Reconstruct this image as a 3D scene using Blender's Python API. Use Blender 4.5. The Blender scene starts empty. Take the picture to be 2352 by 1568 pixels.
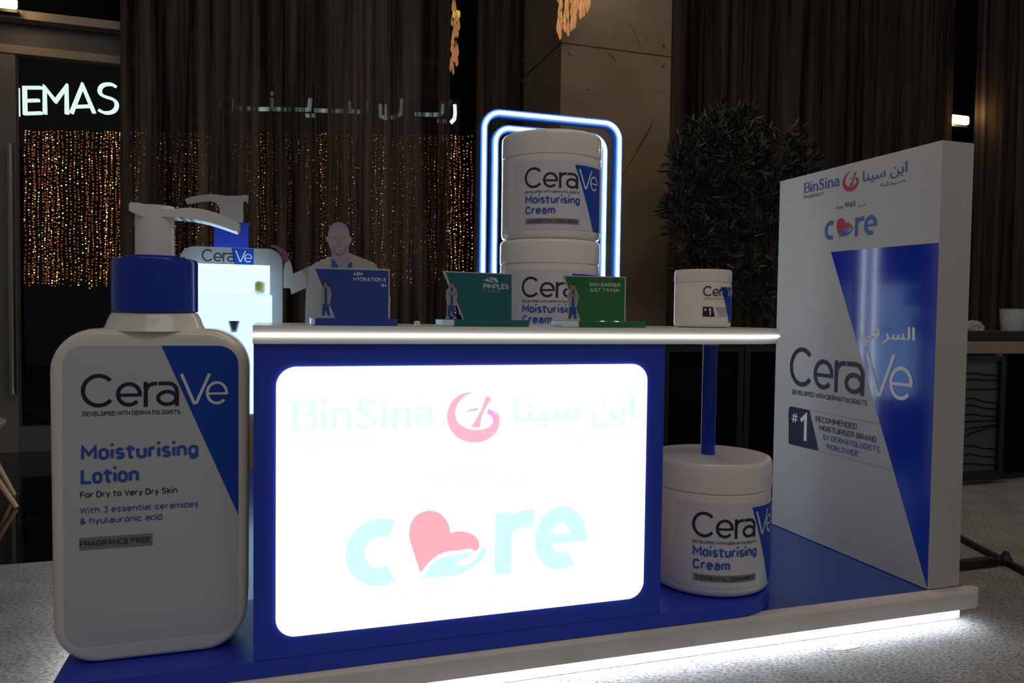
import bpy, bmesh, math, random, os
from mathutils import Vector, Matrix
from mathutils.geometry import tessellate_polygon
random.seed(7)
PI = math.pi
SC = bpy.context.scene
COL = SC.collection

# ------------------------------------------------------------------ camera
F, YAW, PITCH, ROLL = 1740.0, .309, .036, -.0131
CAM = Vector((0, 0, 1.25))
_f = Vector((math.sin(YAW)*math.cos(PITCH), math.cos(YAW)*math.cos(PITCH), -math.sin(PITCH)))
_r = Vector((math.cos(YAW), -math.sin(YAW), 0))
_d = _f.cross(_r)
R2 = math.cos(ROLL)*_r + math.sin(ROLL)*_d
D2 = -math.sin(ROLL)*_r + math.cos(ROLL)*_d
cam = bpy.data.cameras.new('camera')
cam.sensor_width = 36.0
cam.lens = F/2352*36.0
cam.clip_start = .05
cam.clip_end = 60
camo = bpy.data.objects.new('camera', cam)
COL.objects.link(camo)
camo.matrix_world = Matrix(((R2.x, -D2.x, -_f.x, CAM.x), (R2.y, -D2.y, -_f.y, CAM.y), (R2.z, -D2.z, -_f.z, CAM.z), (0, 0, 0, 1)))
SC.camera = camo

# ------------------------------------------------------------------ world, lights, exposure
w = bpy.data.worlds.new('hall')
SC.world = w
w.use_nodes = True
w.node_tree.nodes['Background'].inputs[0].default_value = (.95, .97, 1, 1)
w.node_tree.nodes['Background'].inputs[1].default_value = .135
SC.view_settings.view_transform = 'Standard'
SC.view_settings.look = 'None'
SC.view_settings.exposure = 0
SC.view_settings.gamma = 1
SC.view_settings.use_curve_mapping = False

def area(name, loc, target, size, power, col):
    l = bpy.data.lights.new(name, 'AREA'); l.shape = 'RECTANGLE'; l.size, l.size_y = size; l.energy = power; l.color = col
    o = bpy.data.objects.new(name, l); COL.objects.link(o); o.location = loc
    o.rotation_euler = (Vector(target)-Vector(loc)).to_track_quat('-Z', 'Y').to_euler()
    return o
area('ceiling_downlight_row', (1.0, -.6, 5.2), (1.0, 3.0, .8), (5, 1.2), 34, (1, .86, .7))
area('ceiling_downlight_back', (2.2, 3.6, 5.2), (2.2, 3.9, 0), (4, 1.0), 42, (1, .72, .48))

# ------------------------------------------------------------------ pixel measuring helpers (2352 x 1568 frame)
def ray(x, y): return R2*((x-1176)/F) + D2*((y-784)/F) + _f
def aty(p, Y):
    r = ray(*p); return CAM + r*((Y-CAM.y)/r.y)
def atz(p, Z):
    r = ray(*p); return CAM + r*((Z-CAM.z)/r.z)
def atx(p, X):
    r = ray(*p); return CAM + r*((X-CAM.x)/r.x)
def PY(Y):                              # pixel -> (x, z) on the wall-like plane y = Y
    def g(x, y):
        q = aty((x, y), Y); return (q.x, q.z)
    return g
def zoomed(g, s, ox, oy): return lambda x, y: g(ox+x/s, oy+y/s)

# ------------------------------------------------------------------ materials
def mat(name, col, rough=.5, metal=0, spec=.5, coat=0, emit=None, estr=1, bump=None, noise=None, alpha=None):
    m = bpy.data.materials.new(name); m.use_nodes = True
    nt = m.node_tree; b = nt.nodes['Principled BSDF']
    b.inputs['Base Color'].default_value = (*col, 1)
    b.inputs['Roughness'].default_value = rough
    b.inputs['Metallic'].default_value = metal
    b.inputs['Specular IOR Level'].default_value = spec
    b.inputs['Coat Weight'].default_value = coat
    if emit:
        b.inputs['Emission Color'].default_value = (*emit, 1); b.inputs['Emission Strength'].default_value = estr
    if alpha is not None: b.inputs['Alpha'].default_value = alpha
    tc = nt.nodes.new('ShaderNodeTexCoord')
    if noise:                            # (scale, second colour, low, high)
        n = nt.nodes.new('ShaderNodeTexNoise'); n.inputs['Scale'].default_value = noise[0]; n.inputs['Detail'].default_value = 6
        nt.links.new(tc.outputs['Object'], n.inputs['Vector'])
        r = nt.nodes.new('ShaderNodeValToRGB'); r.color_ramp.elements[0].position = noise[2]; r.color_ramp.elements[1].position = noise[3]
        r.color_ramp.elements[0].color = (*col, 1); r.color_ramp.elements[1].color = (*noise[1], 1)
        nt.links.new(n.outputs['Fac'], r.inputs['Fac']); nt.links.new(r.outputs['Color'], b.inputs['Base Color'])
    if bump:
        n2 = nt.nodes.new('ShaderNodeTexNoise'); n2.inputs['Scale'].default_value = bump[0]; n2.inputs['Detail'].default_value = 3
        nt.links.new(tc.outputs['Object'], n2.inputs['Vector'])
        bp = nt.nodes.new('ShaderNodeBump'); bp.inputs['Strength'].default_value = bump[1]; bp.inputs['Distance'].default_value = bump[2]
        nt.links.new(n2.outputs['Fac'], bp.inputs['Height']); nt.links.new(bp.outputs['Normal'], b.inputs['Normal'])
    return m

def glow(name, col, s): return mat(name, (.02, .02, .02), .4, emit=col, estr=s)

M = {}
M['white_gloss'] = mat('white_gloss_plastic', (.80, .79, .75), .22, coat=.2)
M['cream_gloss'] = mat('cream_gloss_plastic', (.82, .80, .72), .25, coat=.3)
M['label'] = mat('matt_white_label', (.58, .60, .63), .45)
M['jar_white'] = mat('white_jar_paint', (.88, .81, .77), .2, coat=.3)
M['jar_label'] = mat('jar_label_vinyl', (.70, .68, .74), .45)
M['panel_white'] = mat('white_panel_paint', (.50, .49, .47), .5, noise=(3, (.53, .515, .49), .3, .7))
M['blue_gloss'] = mat('blue_gloss_paint', (.004, .034, .40), .18, coat=.15, spec=.35)
M['blue_panel'] = mat('blue_panel_vinyl', (.026, .062, .58), .4, spec=.4)
M['blue_print'] = mat('blue_label_ink', (.008, .062, .46), .4, spec=.3)
M['blue_glossy_print'] = mat('blue_glossy_vinyl', (.002, .030, .46), .10, coat=.1, spec=.6, bump=(90, .06, .001))
M['blue_deck'] = mat('blue_deck_laminate', (.010, .050, .32), .25, coat=.12, spec=.4)
M['ink_navy'] = mat('navy_ink', (.012, .013, .045), .45)
M['ink_black'] = mat('black_ink', (.022, .022, .03), .45)
M['ink_blue'] = mat('text_blue_ink', (.035, .10, .48), .45)
M['ink_violet'] = mat('violet_blue_ink', (.05, .085, .42), .45)
M['ink_white'] = mat('white_ink', (.80, .82, .84), .4)
M['ink_grey'] = mat('grey_ink', (.24, .24, .25), .45)
M['ink_line'] = mat('grey_line_ink', (.33, .33, .36), .45)
M['ink_red'] = mat('red_ink', (.38, .012, .022), .4)
M['ink_care'] = mat('care_blue_ink', (.035, .10, .36), .4)
M['ink_bin'] = mat('logo_blue_ink', (.06, .08, .34), .4)
M['trim'] = mat('ivory_trim_laminate', (.72, .66, .60), .38, noise=(4, (.62, .55, .49), .45, .8))
M['skirt'] = mat('white_skirt_laminate', (.8, .82, .84), .4)
M['edge_wood'] = mat('raw_board_edge', (.36, .26, .19), .6)
M['led'] = glow('led_strip_cool', (.86, .95, 1), 50)
M['led_warm'] = glow('led_strip_white', (1, .98, .92), 5)
M['neon'] = glow('neon_tube_cool', (.86, .96, 1), 9)
M['neon_body'] = mat('neon_blue_profile', (.02, .11, .42), .4)
M['lit_white'] = glow('backlit_acrylic', (1, 1, 1), 1.7)
M['lit_pale'] = glow('backlit_pale_ink', (.82, 1, 1), 1.0)
M['lit_paler'] = glow('backlit_very_pale_ink', (.86, 1, 1), 1.0)
M['lit_cyan'] = glow('backlit_cyan_ink', (.68, 1, 1), 1.0)
M['lit_pink'] = glow('backlit_pink_ink', (1, .46, .53), 1.0)
M['lit_rose'] = glow('backlit_rose_ink', (1, .51, .63), 1.0)
M['lit_magenta'] = glow('backlit_magenta_ink', (1, .42, .80), 1.0)
M['lit_box'] = glow('lightbox_opal', (.83, 1.4, 1.9), 1)
M['lit_edge'] = glow('acrylic_edge_cyan', (.55, .9, 1), 1.0)
M['lit_dim'] = glow('opal_lower_face', (.78, 1.2, 1.7), 1)
M['black'] = mat('black_metal', (.008, .008, .009), .4)
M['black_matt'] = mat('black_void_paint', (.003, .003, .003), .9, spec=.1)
M['grey_metal'] = mat('grey_metal', (.18, .18, .18), .3, metal=.8)
M['steel'] = mat('brushed_steel', (.25, .24, .23), .3, metal=.9)
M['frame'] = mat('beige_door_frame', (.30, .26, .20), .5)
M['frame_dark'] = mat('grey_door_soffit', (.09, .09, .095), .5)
M['frame_mullion'] = mat('brown_grey_mullion', (.15, .135, .115), .5)
M['sign'] = glow('sign_letter_face', (.80, 1, .95), .95)
M['sign_dim'] = glow('sign_letter_face_pale', (.75, 1, .97), .8)
M['bulb_a'] = glow('fairy_bulb_bright', (1, .42, .10), 1.3)
M['bulb_b'] = glow('fairy_bulb_amber', (.75, .20, .03), .7)
M['bulb_c'] = glow('fairy_bulb_deep', (.50, .12, .015), .5)
M['bulb_d'] = glow('fairy_bulb_hot', (1, .60, .24), 2.2)
M['lamp'] = glow('warm_lamp_glass', (1, .78, .33), 3.0)
M['lamp_y'] = glow('yellow_lamp_glass', (.8, .50, .08), .8)
M['wood'] = mat('light_wood', (.32, .20, .12), .45)
M['chair_white'] = mat('white_chair_shell', (.50, .42, .38), .35)
M['leaf'] = mat('olive_leaf', (.065, .078, .064), .45)
M['leaf_dark'] = mat('olive_leaf_dark', (.010, .014, .012), .6)
M['bark'] = mat('olive_bark', (.03, .025, .02), .8)
M['table_white'] = mat('pale_counter_laminate', (.32, .25, .20), .5)
M['screen_grey'] = mat('grey_glass_panel', (.085, .095, .10), .25)
M['paper'] = mat('white_paper_cup', (.46, .52, .52), .5)
M['bag'] = mat('crumpled_white_paper', (.30, .31, .31), .6)
M['green'] = mat('green_leaf', (.03, .07, .02), .5)
M['teal_card'] = mat('teal_gloss_card', (.004, .135, .155), .28, coat=.3, bump=(260, .15, .001))
M['blue_card'] = mat('blue_gloss_card', (.010, .045, .36), .22, coat=.5, bump=(260, .2, .001))
M['green_card'] = mat('green_gloss_card', (.010, .16, .030), .22, coat=.5, bump=(260, .2, .001))
M['card_edge'] = mat('white_foam_board', (.55, .55, .55), .5)
M['pale_face'] = mat('white_gloss_board', (.75, .82, .9), .15, coat=.6)
M['skin'] = mat('printed_skin', (.36, .21, .19), .4)
M['skin_pale'] = mat('printed_skin_pale', (.32, .27, .33), .35)
M['ink_faint'] = mat('faint_lilac_ink', (.10, .09, .42), .45)
M['skin_mid'] = mat('printed_skin_mid', (.30, .21, .25), .4)
M['skin_shade'] = mat('printed_skin_line', (.20, .155, .19), .4)
M['scalp'] = mat('printed_scalp', (.20, .25, .42), .35)
M['teeth'] = mat('printed_teeth', (.50, .46, .46), .4)
M['hand'] = mat('printed_hand', (.16, .055, .055), .4)
M['coat'] = mat('printed_lab_coat', (.35, .34, .32), .42, bump=(9, .1, .01))
M['coat_line'] = mat('printed_coat_crease', (.25, .25, .25), .42)
M['scrub'] = mat('printed_blue_scrubs', (.02, .07, .33), .42)
M['hair'] = mat('printed_dark_hair', (.02, .018, .018), .5)
M['shoe'] = mat('printed_white_shoe', (.5, .5, .5), .5)
M['can_y'] = mat('yellow_can_paint', (.62, .60, .05), .3, coat=.4)
M['can_w'] = mat('silver_can_paint', (.75, .78, .8), .3, metal=.2)
M['cable'] = mat('black_cable', (.01, .01, .011), .5)
M['bolt'] = mat('steel_bolt_head', (.20, .18, .17), .3, metal=.7)
M['vein'] = mat('dark_marble_vein', (.030, .016, .010), .5)
M['joint'] = mat('marble_joint', (.012, .009, .007), .6)
M['collar'] = mat('grey_collar', (.40, .42, .42), .4)
M['spot'] = mat('beige_carpet_stain', (.30, .27, .22), .9)

# carpet: grey felt with dark flecks
def carpet():
    m = mat('grey_flecked_carpet', (.3, .3, .3), .95, spec=.1)
    nt = m.node_tree; b = nt.nodes['Principled BSDF']; tc = nt.nodes['Texture Coordinate']
    mp = nt.nodes.new('ShaderNodeMapping'); mp.inputs['Rotation'].default_value = (0, 0, .25); mp.inputs['Scale'].default_value = (60, 120, 60)
    n = nt.nodes.new('ShaderNodeTexNoise'); n.inputs['Scale'].default_value = 1; n.inputs['Detail'].default_value = 5; n.inputs['Roughness'].default_value = .7
    r = nt.nodes.new('ShaderNodeValToRGB')
    e = r.color_ramp.elements; e[0].position = .34; e[0].color = (.10, .098, .095, 1); e[1].position = .58; e[1].color = (.46, .45, .44, 1)
    n2 = nt.nodes.new('ShaderNodeTexNoise'); n2.inputs['Scale'].default_value = 5; n2.inputs['Detail'].default_value = 4
    mx = nt.nodes.new('ShaderNodeMix'); mx.data_type = 'RGBA'; mx.blend_type = 'MULTIPLY'; mx.inputs[0].default_value = .6
    nt.links.new(tc.outputs['Object'], mp.inputs[0]); nt.links.new(mp.outputs[0], n.inputs[0]); nt.links.new(tc.outputs['Object'], n2.inputs[0])
    nt.links.new(n.outputs['Fac'], r.inputs[0]); nt.links.new(r.outputs[0], mx.inputs[6]); nt.links.new(n2.outputs['Fac'], mx.inputs[7]); nt.links.new(mx.outputs[2], b.inputs['Base Color'])
    bp = nt.nodes.new('ShaderNodeBump'); bp.inputs['Strength'].default_value = .5; bp.inputs['Distance'].default_value = .004
    nt.links.new(n.outputs['Fac'], bp.inputs['Height']); nt.links.new(bp.outputs[0], b.inputs['Normal'])
    return m
M['carpet'] = carpet()

def marble(name, c0, c1, rough, vein, scale, coat=0):
    m = mat(name, c0, rough, coat=coat)
    nt = m.node_tree; b = nt.nodes['Principled BSDF']; tc = nt.nodes['Texture Coordinate']
    n = nt.nodes.new('ShaderNodeTexNoise'); n.inputs['Scale'].default_value = scale; n.inputs['Detail'].default_value = 8; n.inputs['Distortion'].default_value = 1.2
    r = nt.nodes.new('ShaderNodeValToRGB')
    e = r.color_ramp.elements; e[0].position = .3; e[0].color = (*c0, 1); e[1].position = .7; e[1].color = (*c1, 1)
    n2 = nt.nodes.new('ShaderNodeTexNoise'); n2.inputs['Scale'].default_value = scale*.6; n2.inputs['Detail'].default_value = 4; n2.inputs['Distortion'].default_value = .6
    r2 = nt.nodes.new('ShaderNodeValToRGB'); r2.color_ramp.elements[0].position = .495; r2.color_ramp.elements[1].position = .505
    r2.color_ramp.elements[0].color = (0, 0, 0, 1); r2.color_ramp.elements[1].color = (0, 0, 0, 1)
    x = r2.color_ramp.elements.new(.5); x.color = (1, 1, 1, 1)
    mx = nt.nodes.new('ShaderNodeMix'); mx.data_type = 'RGBA'; mx.inputs[7].default_value = (*vein, 1)
    nt.links.new(tc.outputs['Object'], n.inputs[0]); nt.links.new(tc.outputs['Object'], n2.inputs[0]); nt.links.new(n.outputs['Fac'], r.inputs[0])
    nt.links.new(n2.outputs['Fac'], r2.inputs[0]); nt.links.new(r.outputs[0], mx.inputs[6]); nt.links.new(r2.outputs[0], mx.inputs[0])
    nt.links.new(mx.outputs[2], b.inputs['Base Color'])
    return m
M['marble_floor'] = marble('black_polished_marble', (.002, .002, .002), (.004, .004, .004), .05, (.015, .015, .014), 1.1)
M['marble_col'] = marble('brown_onyx_cladding', (.11, .085, .052), (.20, .165, .10), .28, (.15, .12, .073), .8)

def curtain_mat(name, a, b_, clear, seed):
    m = bpy.data.materials.new(name); m.use_nodes = True; nt = m.node_tree; p = nt.nodes['Principled BSDF']
    p.inputs['Roughness'].default_value = .95; p.inputs['Specular IOR Level'].default_value = .1
    tc = nt.nodes.new('ShaderNodeTexCoord'); mp = nt.nodes.new('ShaderNodeMapping'); mp.inputs['Scale'].default_value = (1, .0, .02); mp.inputs['Location'].default_value = (seed, 0, 0)
    nt.links.new(tc.outputs['Object'], mp.inputs[0])
    n = nt.nodes.new('ShaderNodeTexNoise'); n.inputs['Scale'].default_value = 9; n.inputs['Detail'].default_value = 5; n.inputs['Roughness'].default_value = .65
    nt.links.new(mp.outputs[0], n.inputs[0])
    r = nt.nodes.new('ShaderNodeValToRGB'); e = r.color_ramp.elements; e[0].position = .40; e[0].color = (*a, 1); e[1].position = .64; e[1].color = (*b_, 1)  # light and shade of the folds put into the stripe colours
    nt.links.new(n.outputs['Fac'], r.inputs[0]); nt.links.new(r.outputs[0], p.inputs['Base Color'])
    n2 = nt.nodes.new('ShaderNodeTexNoise'); n2.inputs['Scale'].default_value = 7.5; n2.inputs['Detail'].default_value = 6; n2.inputs['Roughness'].default_value = .75
    nt.links.new(mp.outputs[0], n2.inputs[0])
    r2 = nt.nodes.new('ShaderNodeMapRange'); r2.inputs[1].default_value = .46; r2.inputs[2].default_value = .66; r2.inputs[3].default_value = 0; r2.inputs[4].default_value = clear
    nt.links.new(n2.outputs['Fac'], r2.inputs[0])
    t = nt.nodes.new('ShaderNodeBsdfTransparent'); mix = nt.nodes.new('ShaderNodeMixShader')
    tl = nt.nodes.new('ShaderNodeBsdfTranslucent'); m2 = nt.nodes.new('ShaderNodeMixShader'); m2.inputs[0].default_value = .25
    nt.links.new(r.outputs[0], tl.inputs[0]); nt.links.new(p.outputs[0], m2.inputs[1]); nt.links.new(tl.outputs[0], m2.inputs[2])
    nt.links.new(r2.outputs[0], mix.inputs[0]); nt.links.new(m2.outputs[0], mix.inputs[1]); nt.links.new(t.outputs[0], mix.inputs[2])
    nt.links.new(mix.outputs[0], nt.nodes['Material Output'].inputs[0])
    return m
M['curtain_sheer'] = curtain_mat('brown_sheer_curtain', (.014, .012, .011), (.165, .135, .115), .38, 3.1)
M['curtain'] = curtain_mat('brown_curtain', (.013, .011, .009), (.120, .092, .072), .02, 8.4)

def glass_mat():
    m = bpy.data.materials.new('clear_door_glass'); m.use_nodes = True; nt = m.node_tree
    nt.nodes.remove(nt.nodes['Principled BSDF'])
    t = nt.nodes.new('ShaderNodeBsdfTransparent'); g = nt.nodes.new('ShaderNodeBsdfGlossy'); g.inputs['Roughness'].default_value = .02
    mix = nt.nodes.new('ShaderNodeMixShader'); mix.inputs[0].default_value = .012
    nt.links.new(t.outputs[0], mix.inputs[1]); nt.links.new(g.outputs[0], mix.inputs[2]); nt.links.new(mix.outputs[0], nt.nodes['Material Output'].inputs[0])
    return m
M['glass'] = glass_mat()
def amber_mat():
    m = mat('amber_glass_drop', (.55, .30, .12), .15, spec=.8, emit=(.75, .34, .11), estr=.34)
    return m
M['amber'] = amber_mat()

# ------------------------------------------------------------------ object helpers
ORIG = {}
def worldloc(o):
    v = Vector((0, 0, 0))
    while o is not None:
        v += o.location; o = o.parent
    return v
def thing(name, label, cat, loc, group=None, rz=0):
    o = bpy.data.objects.new(name, None); COL.objects.link(o); o.location = loc; o.rotation_euler = (0, 0, rz)
    o.empty_display_size = .1
    o['label'] = label; o['category'] = cat
    if group: o['group'] = group
    return o
def tag(o, label=None, cat=None, group=None, kind=None):
    if label: o['label'] = label
    if cat: o['category'] = cat
    if group: o['group'] = group
    if kind: o['kind'] = kind
    return o

class MB:
    def __init__(s): s.v = []; s.f = []; s.m = []
    def add(s, vs, fs, mi=0):
        b = len(s.v); s.v += [tuple(x) for x in vs]; s.f += [tuple(b+i for i in f) for f in fs]
        s.m += [mi]*len(fs); return s
    def box(s, x0, x1, y0, y1, z0, z1, mi=0):
        return s.add([(x0, y0, z0), (x1, y0, z0), (x1, y1, z0), (x0, y1, z0), (x0, y0, z1), (x1, y0, z1), (x1, y1, z1), (x0, y1, z1)],
                     [(0, 3, 2, 1), (4, 5, 6, 7), (0, 1, 5, 4), (1, 2, 6, 5), (2, 3, 7, 6), (3, 0, 4, 7)], mi)
    def prism(s, pts, z0, z1, mi=0, axis='z', mi_side=None):
        """pts counter-clockwise outline extruded along an axis; for axis 'y' pts are (x,z) and z0,z1 are y values"""
        n = len(pts)
        P = (lambda a, b, c: (a, b, c)) if axis == 'z' else ((lambda a, b, c: (a, c, b)) if axis == 'y' else (lambda a, b, c: (c, a, b)))
        b = len(s.v)
        s.v += [P(p[0], p[1], z0) for p in pts]+[P(p[0], p[1], z1) for p in pts]
        tri = tessellate_polygon([[Vector((p[0], p[1], 0)) for p in pts]])
        for t in tri:
            s.f.append(tuple(b+i for i in t)); s.m.append(mi)
            s.f.append(tuple(b+n+i for i in reversed(t))); s.m.append(mi)
        for i in range(n):
            j = (i+1) % n
            s.f.append((b+i, b+j, b+n+j, b+n+i)); s.m.append(mi if mi_side is None else mi_side)
        return s
    def rings(s, rings, mi=0, cap=True, closed=True):
        n = len(rings[0]); b = len(s.v)
        for r in rings: s.v += [tuple(p) for p in r]
        for k in range(len(rings)-1):
            for i in range(n if closed else n-1):
                j = (i+1) % n
                s.f.append((b+k*n+i, b+k*n+j, b+(k+1)*n+j, b+(k+1)*n+i)); s.m.append(mi)
        if cap:
            s.f.append(tuple(b+i for i in reversed(range(n)))); s.m.append(mi)
            s.f.append(tuple(b+(len(rings)-1)*n+i for i in range(n))); s.m.append(mi)
        return s
    def lathe(s, prof, c=(0, 0), n=64, mi=0, sx=1, sy=1):
        rs = []
        for r, z in prof:
            rs.append([(c[0]+sx*r*math.cos(2*PI*i/n), c[1]+sy*r*math.sin(2*PI*i/n), z) for i in range(n)])
        return s.rings(rs, mi)
    def tube(s, pts, r, n=10, mi=0, closed=False, rs=None):
        pts = [Vector(p) for p in pts]; rings = []
        for i, p in enumerate(pts):
            if closed: t = pts[(i+1) % len(pts)]-pts[i-1]
            else: t = pts[min(i+1, len(pts)-1)]-pts[max(i-1, 0)]
            t.normalize()
            a = t.cross(Vector((0, 1, 0)))
            if a.length < .2: a = t.cross(Vector((1, 0, 0)))
            a.normalize(); b = t.cross(a)
            rr = rs[i] if rs else r
            rings.append([p+a*rr*math.cos(2*PI*k/n)+b*rr*math.sin(2*PI*k/n) for k in range(n)])
        if closed: rings.append(rings[0])
        return s.rings(rings, mi, cap=not closed)
    def sweep_rect(s, pts, w_, y0, y1, mi=0):
        """rectangular profile swept along an (x,z) polyline: width w_ across, from y0 to y1 in depth"""
        L, Rr = offset_pair(pts, w_)
        rings = [[(a[0], y0, a[1]), (b[0], y0, b[1]), (b[0], y1, b[1]), (a[0], y1, a[1])] for a, b in zip(L, Rr)]
        return s.rings(rings, mi)
    def build(s, name, mats, parent=None, world=True, smooth=None, bevel=None):
        off = worldloc(parent) if (parent is not None and world) else Vector((0, 0, 0))
        me = bpy.data.meshes.new(name)
        me.from_pydata([(x-off.x, y-off.y, z-off.z) for x, y, z in s.v], [], s.f)
        for m_ in (mats if isinstance(mats, (list, tuple)) else [mats]): me.materials.append(M[m_])
        me.polygons.foreach_set('material_index', s.m)
        bm = bmesh.new(); bm.from_mesh(me); bmesh.ops.remove_doubles(bm, verts=bm.verts, dist=1e-6)
        bmesh.ops.recalc_face_normals(bm, faces=bm.faces); bm.to_mesh(me); bm.free()
        if smooth:
            me.polygons.foreach_set('use_smooth', [True]*len(me.polygons)); me.set_sharp_from_angle(angle=math.radians(smooth))
        me.update()
        o = bpy.data.objects.new(name, me); COL.objects.link(o)
        if parent is not None: o.parent = parent
        if bevel:
            b = o.modifiers.new('soft_edge', 'BEVEL'); b.width = bevel; b.segments = 3; b.limit_method = 'ANGLE'; b.angle_limit = math.radians(40)
        return o

def offset_pair(pts, w_, closed=False):
    """left and right outlines of a stroke along pts with mitred corners"""
    n = len(pts); L = []; Rr = []
    for i in range(n):
        p = Vector(pts[i][:2])
        a = Vector(pts[i-1][:2]) if (i > 0 or closed) else None
        b = Vector(pts[(i+1) % n][:2]) if (i < n-1 or closed) else None
        d1 = (p-a).normalized() if a is not None else None
        d2 = (b-p).normalized() if b is not None else None
        if d1 is None: d1 = d2
        if d2 is None: d2 = d1
        n1 = Vector((-d1.y, d1.x)); n2 = Vector((-d2.y, d2.x)); m_ = n1+n2
        if m_.length < 1e-4: m_ = n1
        m_.normalize(); k = 1/max(m_.dot(n1), .45)
        ww = w_[i] if isinstance(w_, (list, tuple)) else w_
        L.append(p+m_*k*ww/2); Rr.append(p-m_*k*ww/2)
    return L, Rr

def arc(cx, cy, rx, ry, a0, a1, n=14):
    n = max(3, int(abs(a1-a0)/10)) if n is None else n
    return [(cx+rx*math.cos(math.radians(a0+(a1-a0)*i/n)), cy+ry*math.sin(math.radians(a0+(a1-a0)*i/n))) for i in range(n+1)]
def rrect(x0, x1, y0, y1, r, n=8):
    P = []
    for cx, cy, a in ((x1-r, y0+r, -90), (x1-r, y1-r, 0), (x0+r, y1-r, 90), (x0+r, y0+r, 180)): P += arc(cx, cy, r, r, a, a+90, n)
    return P

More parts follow.
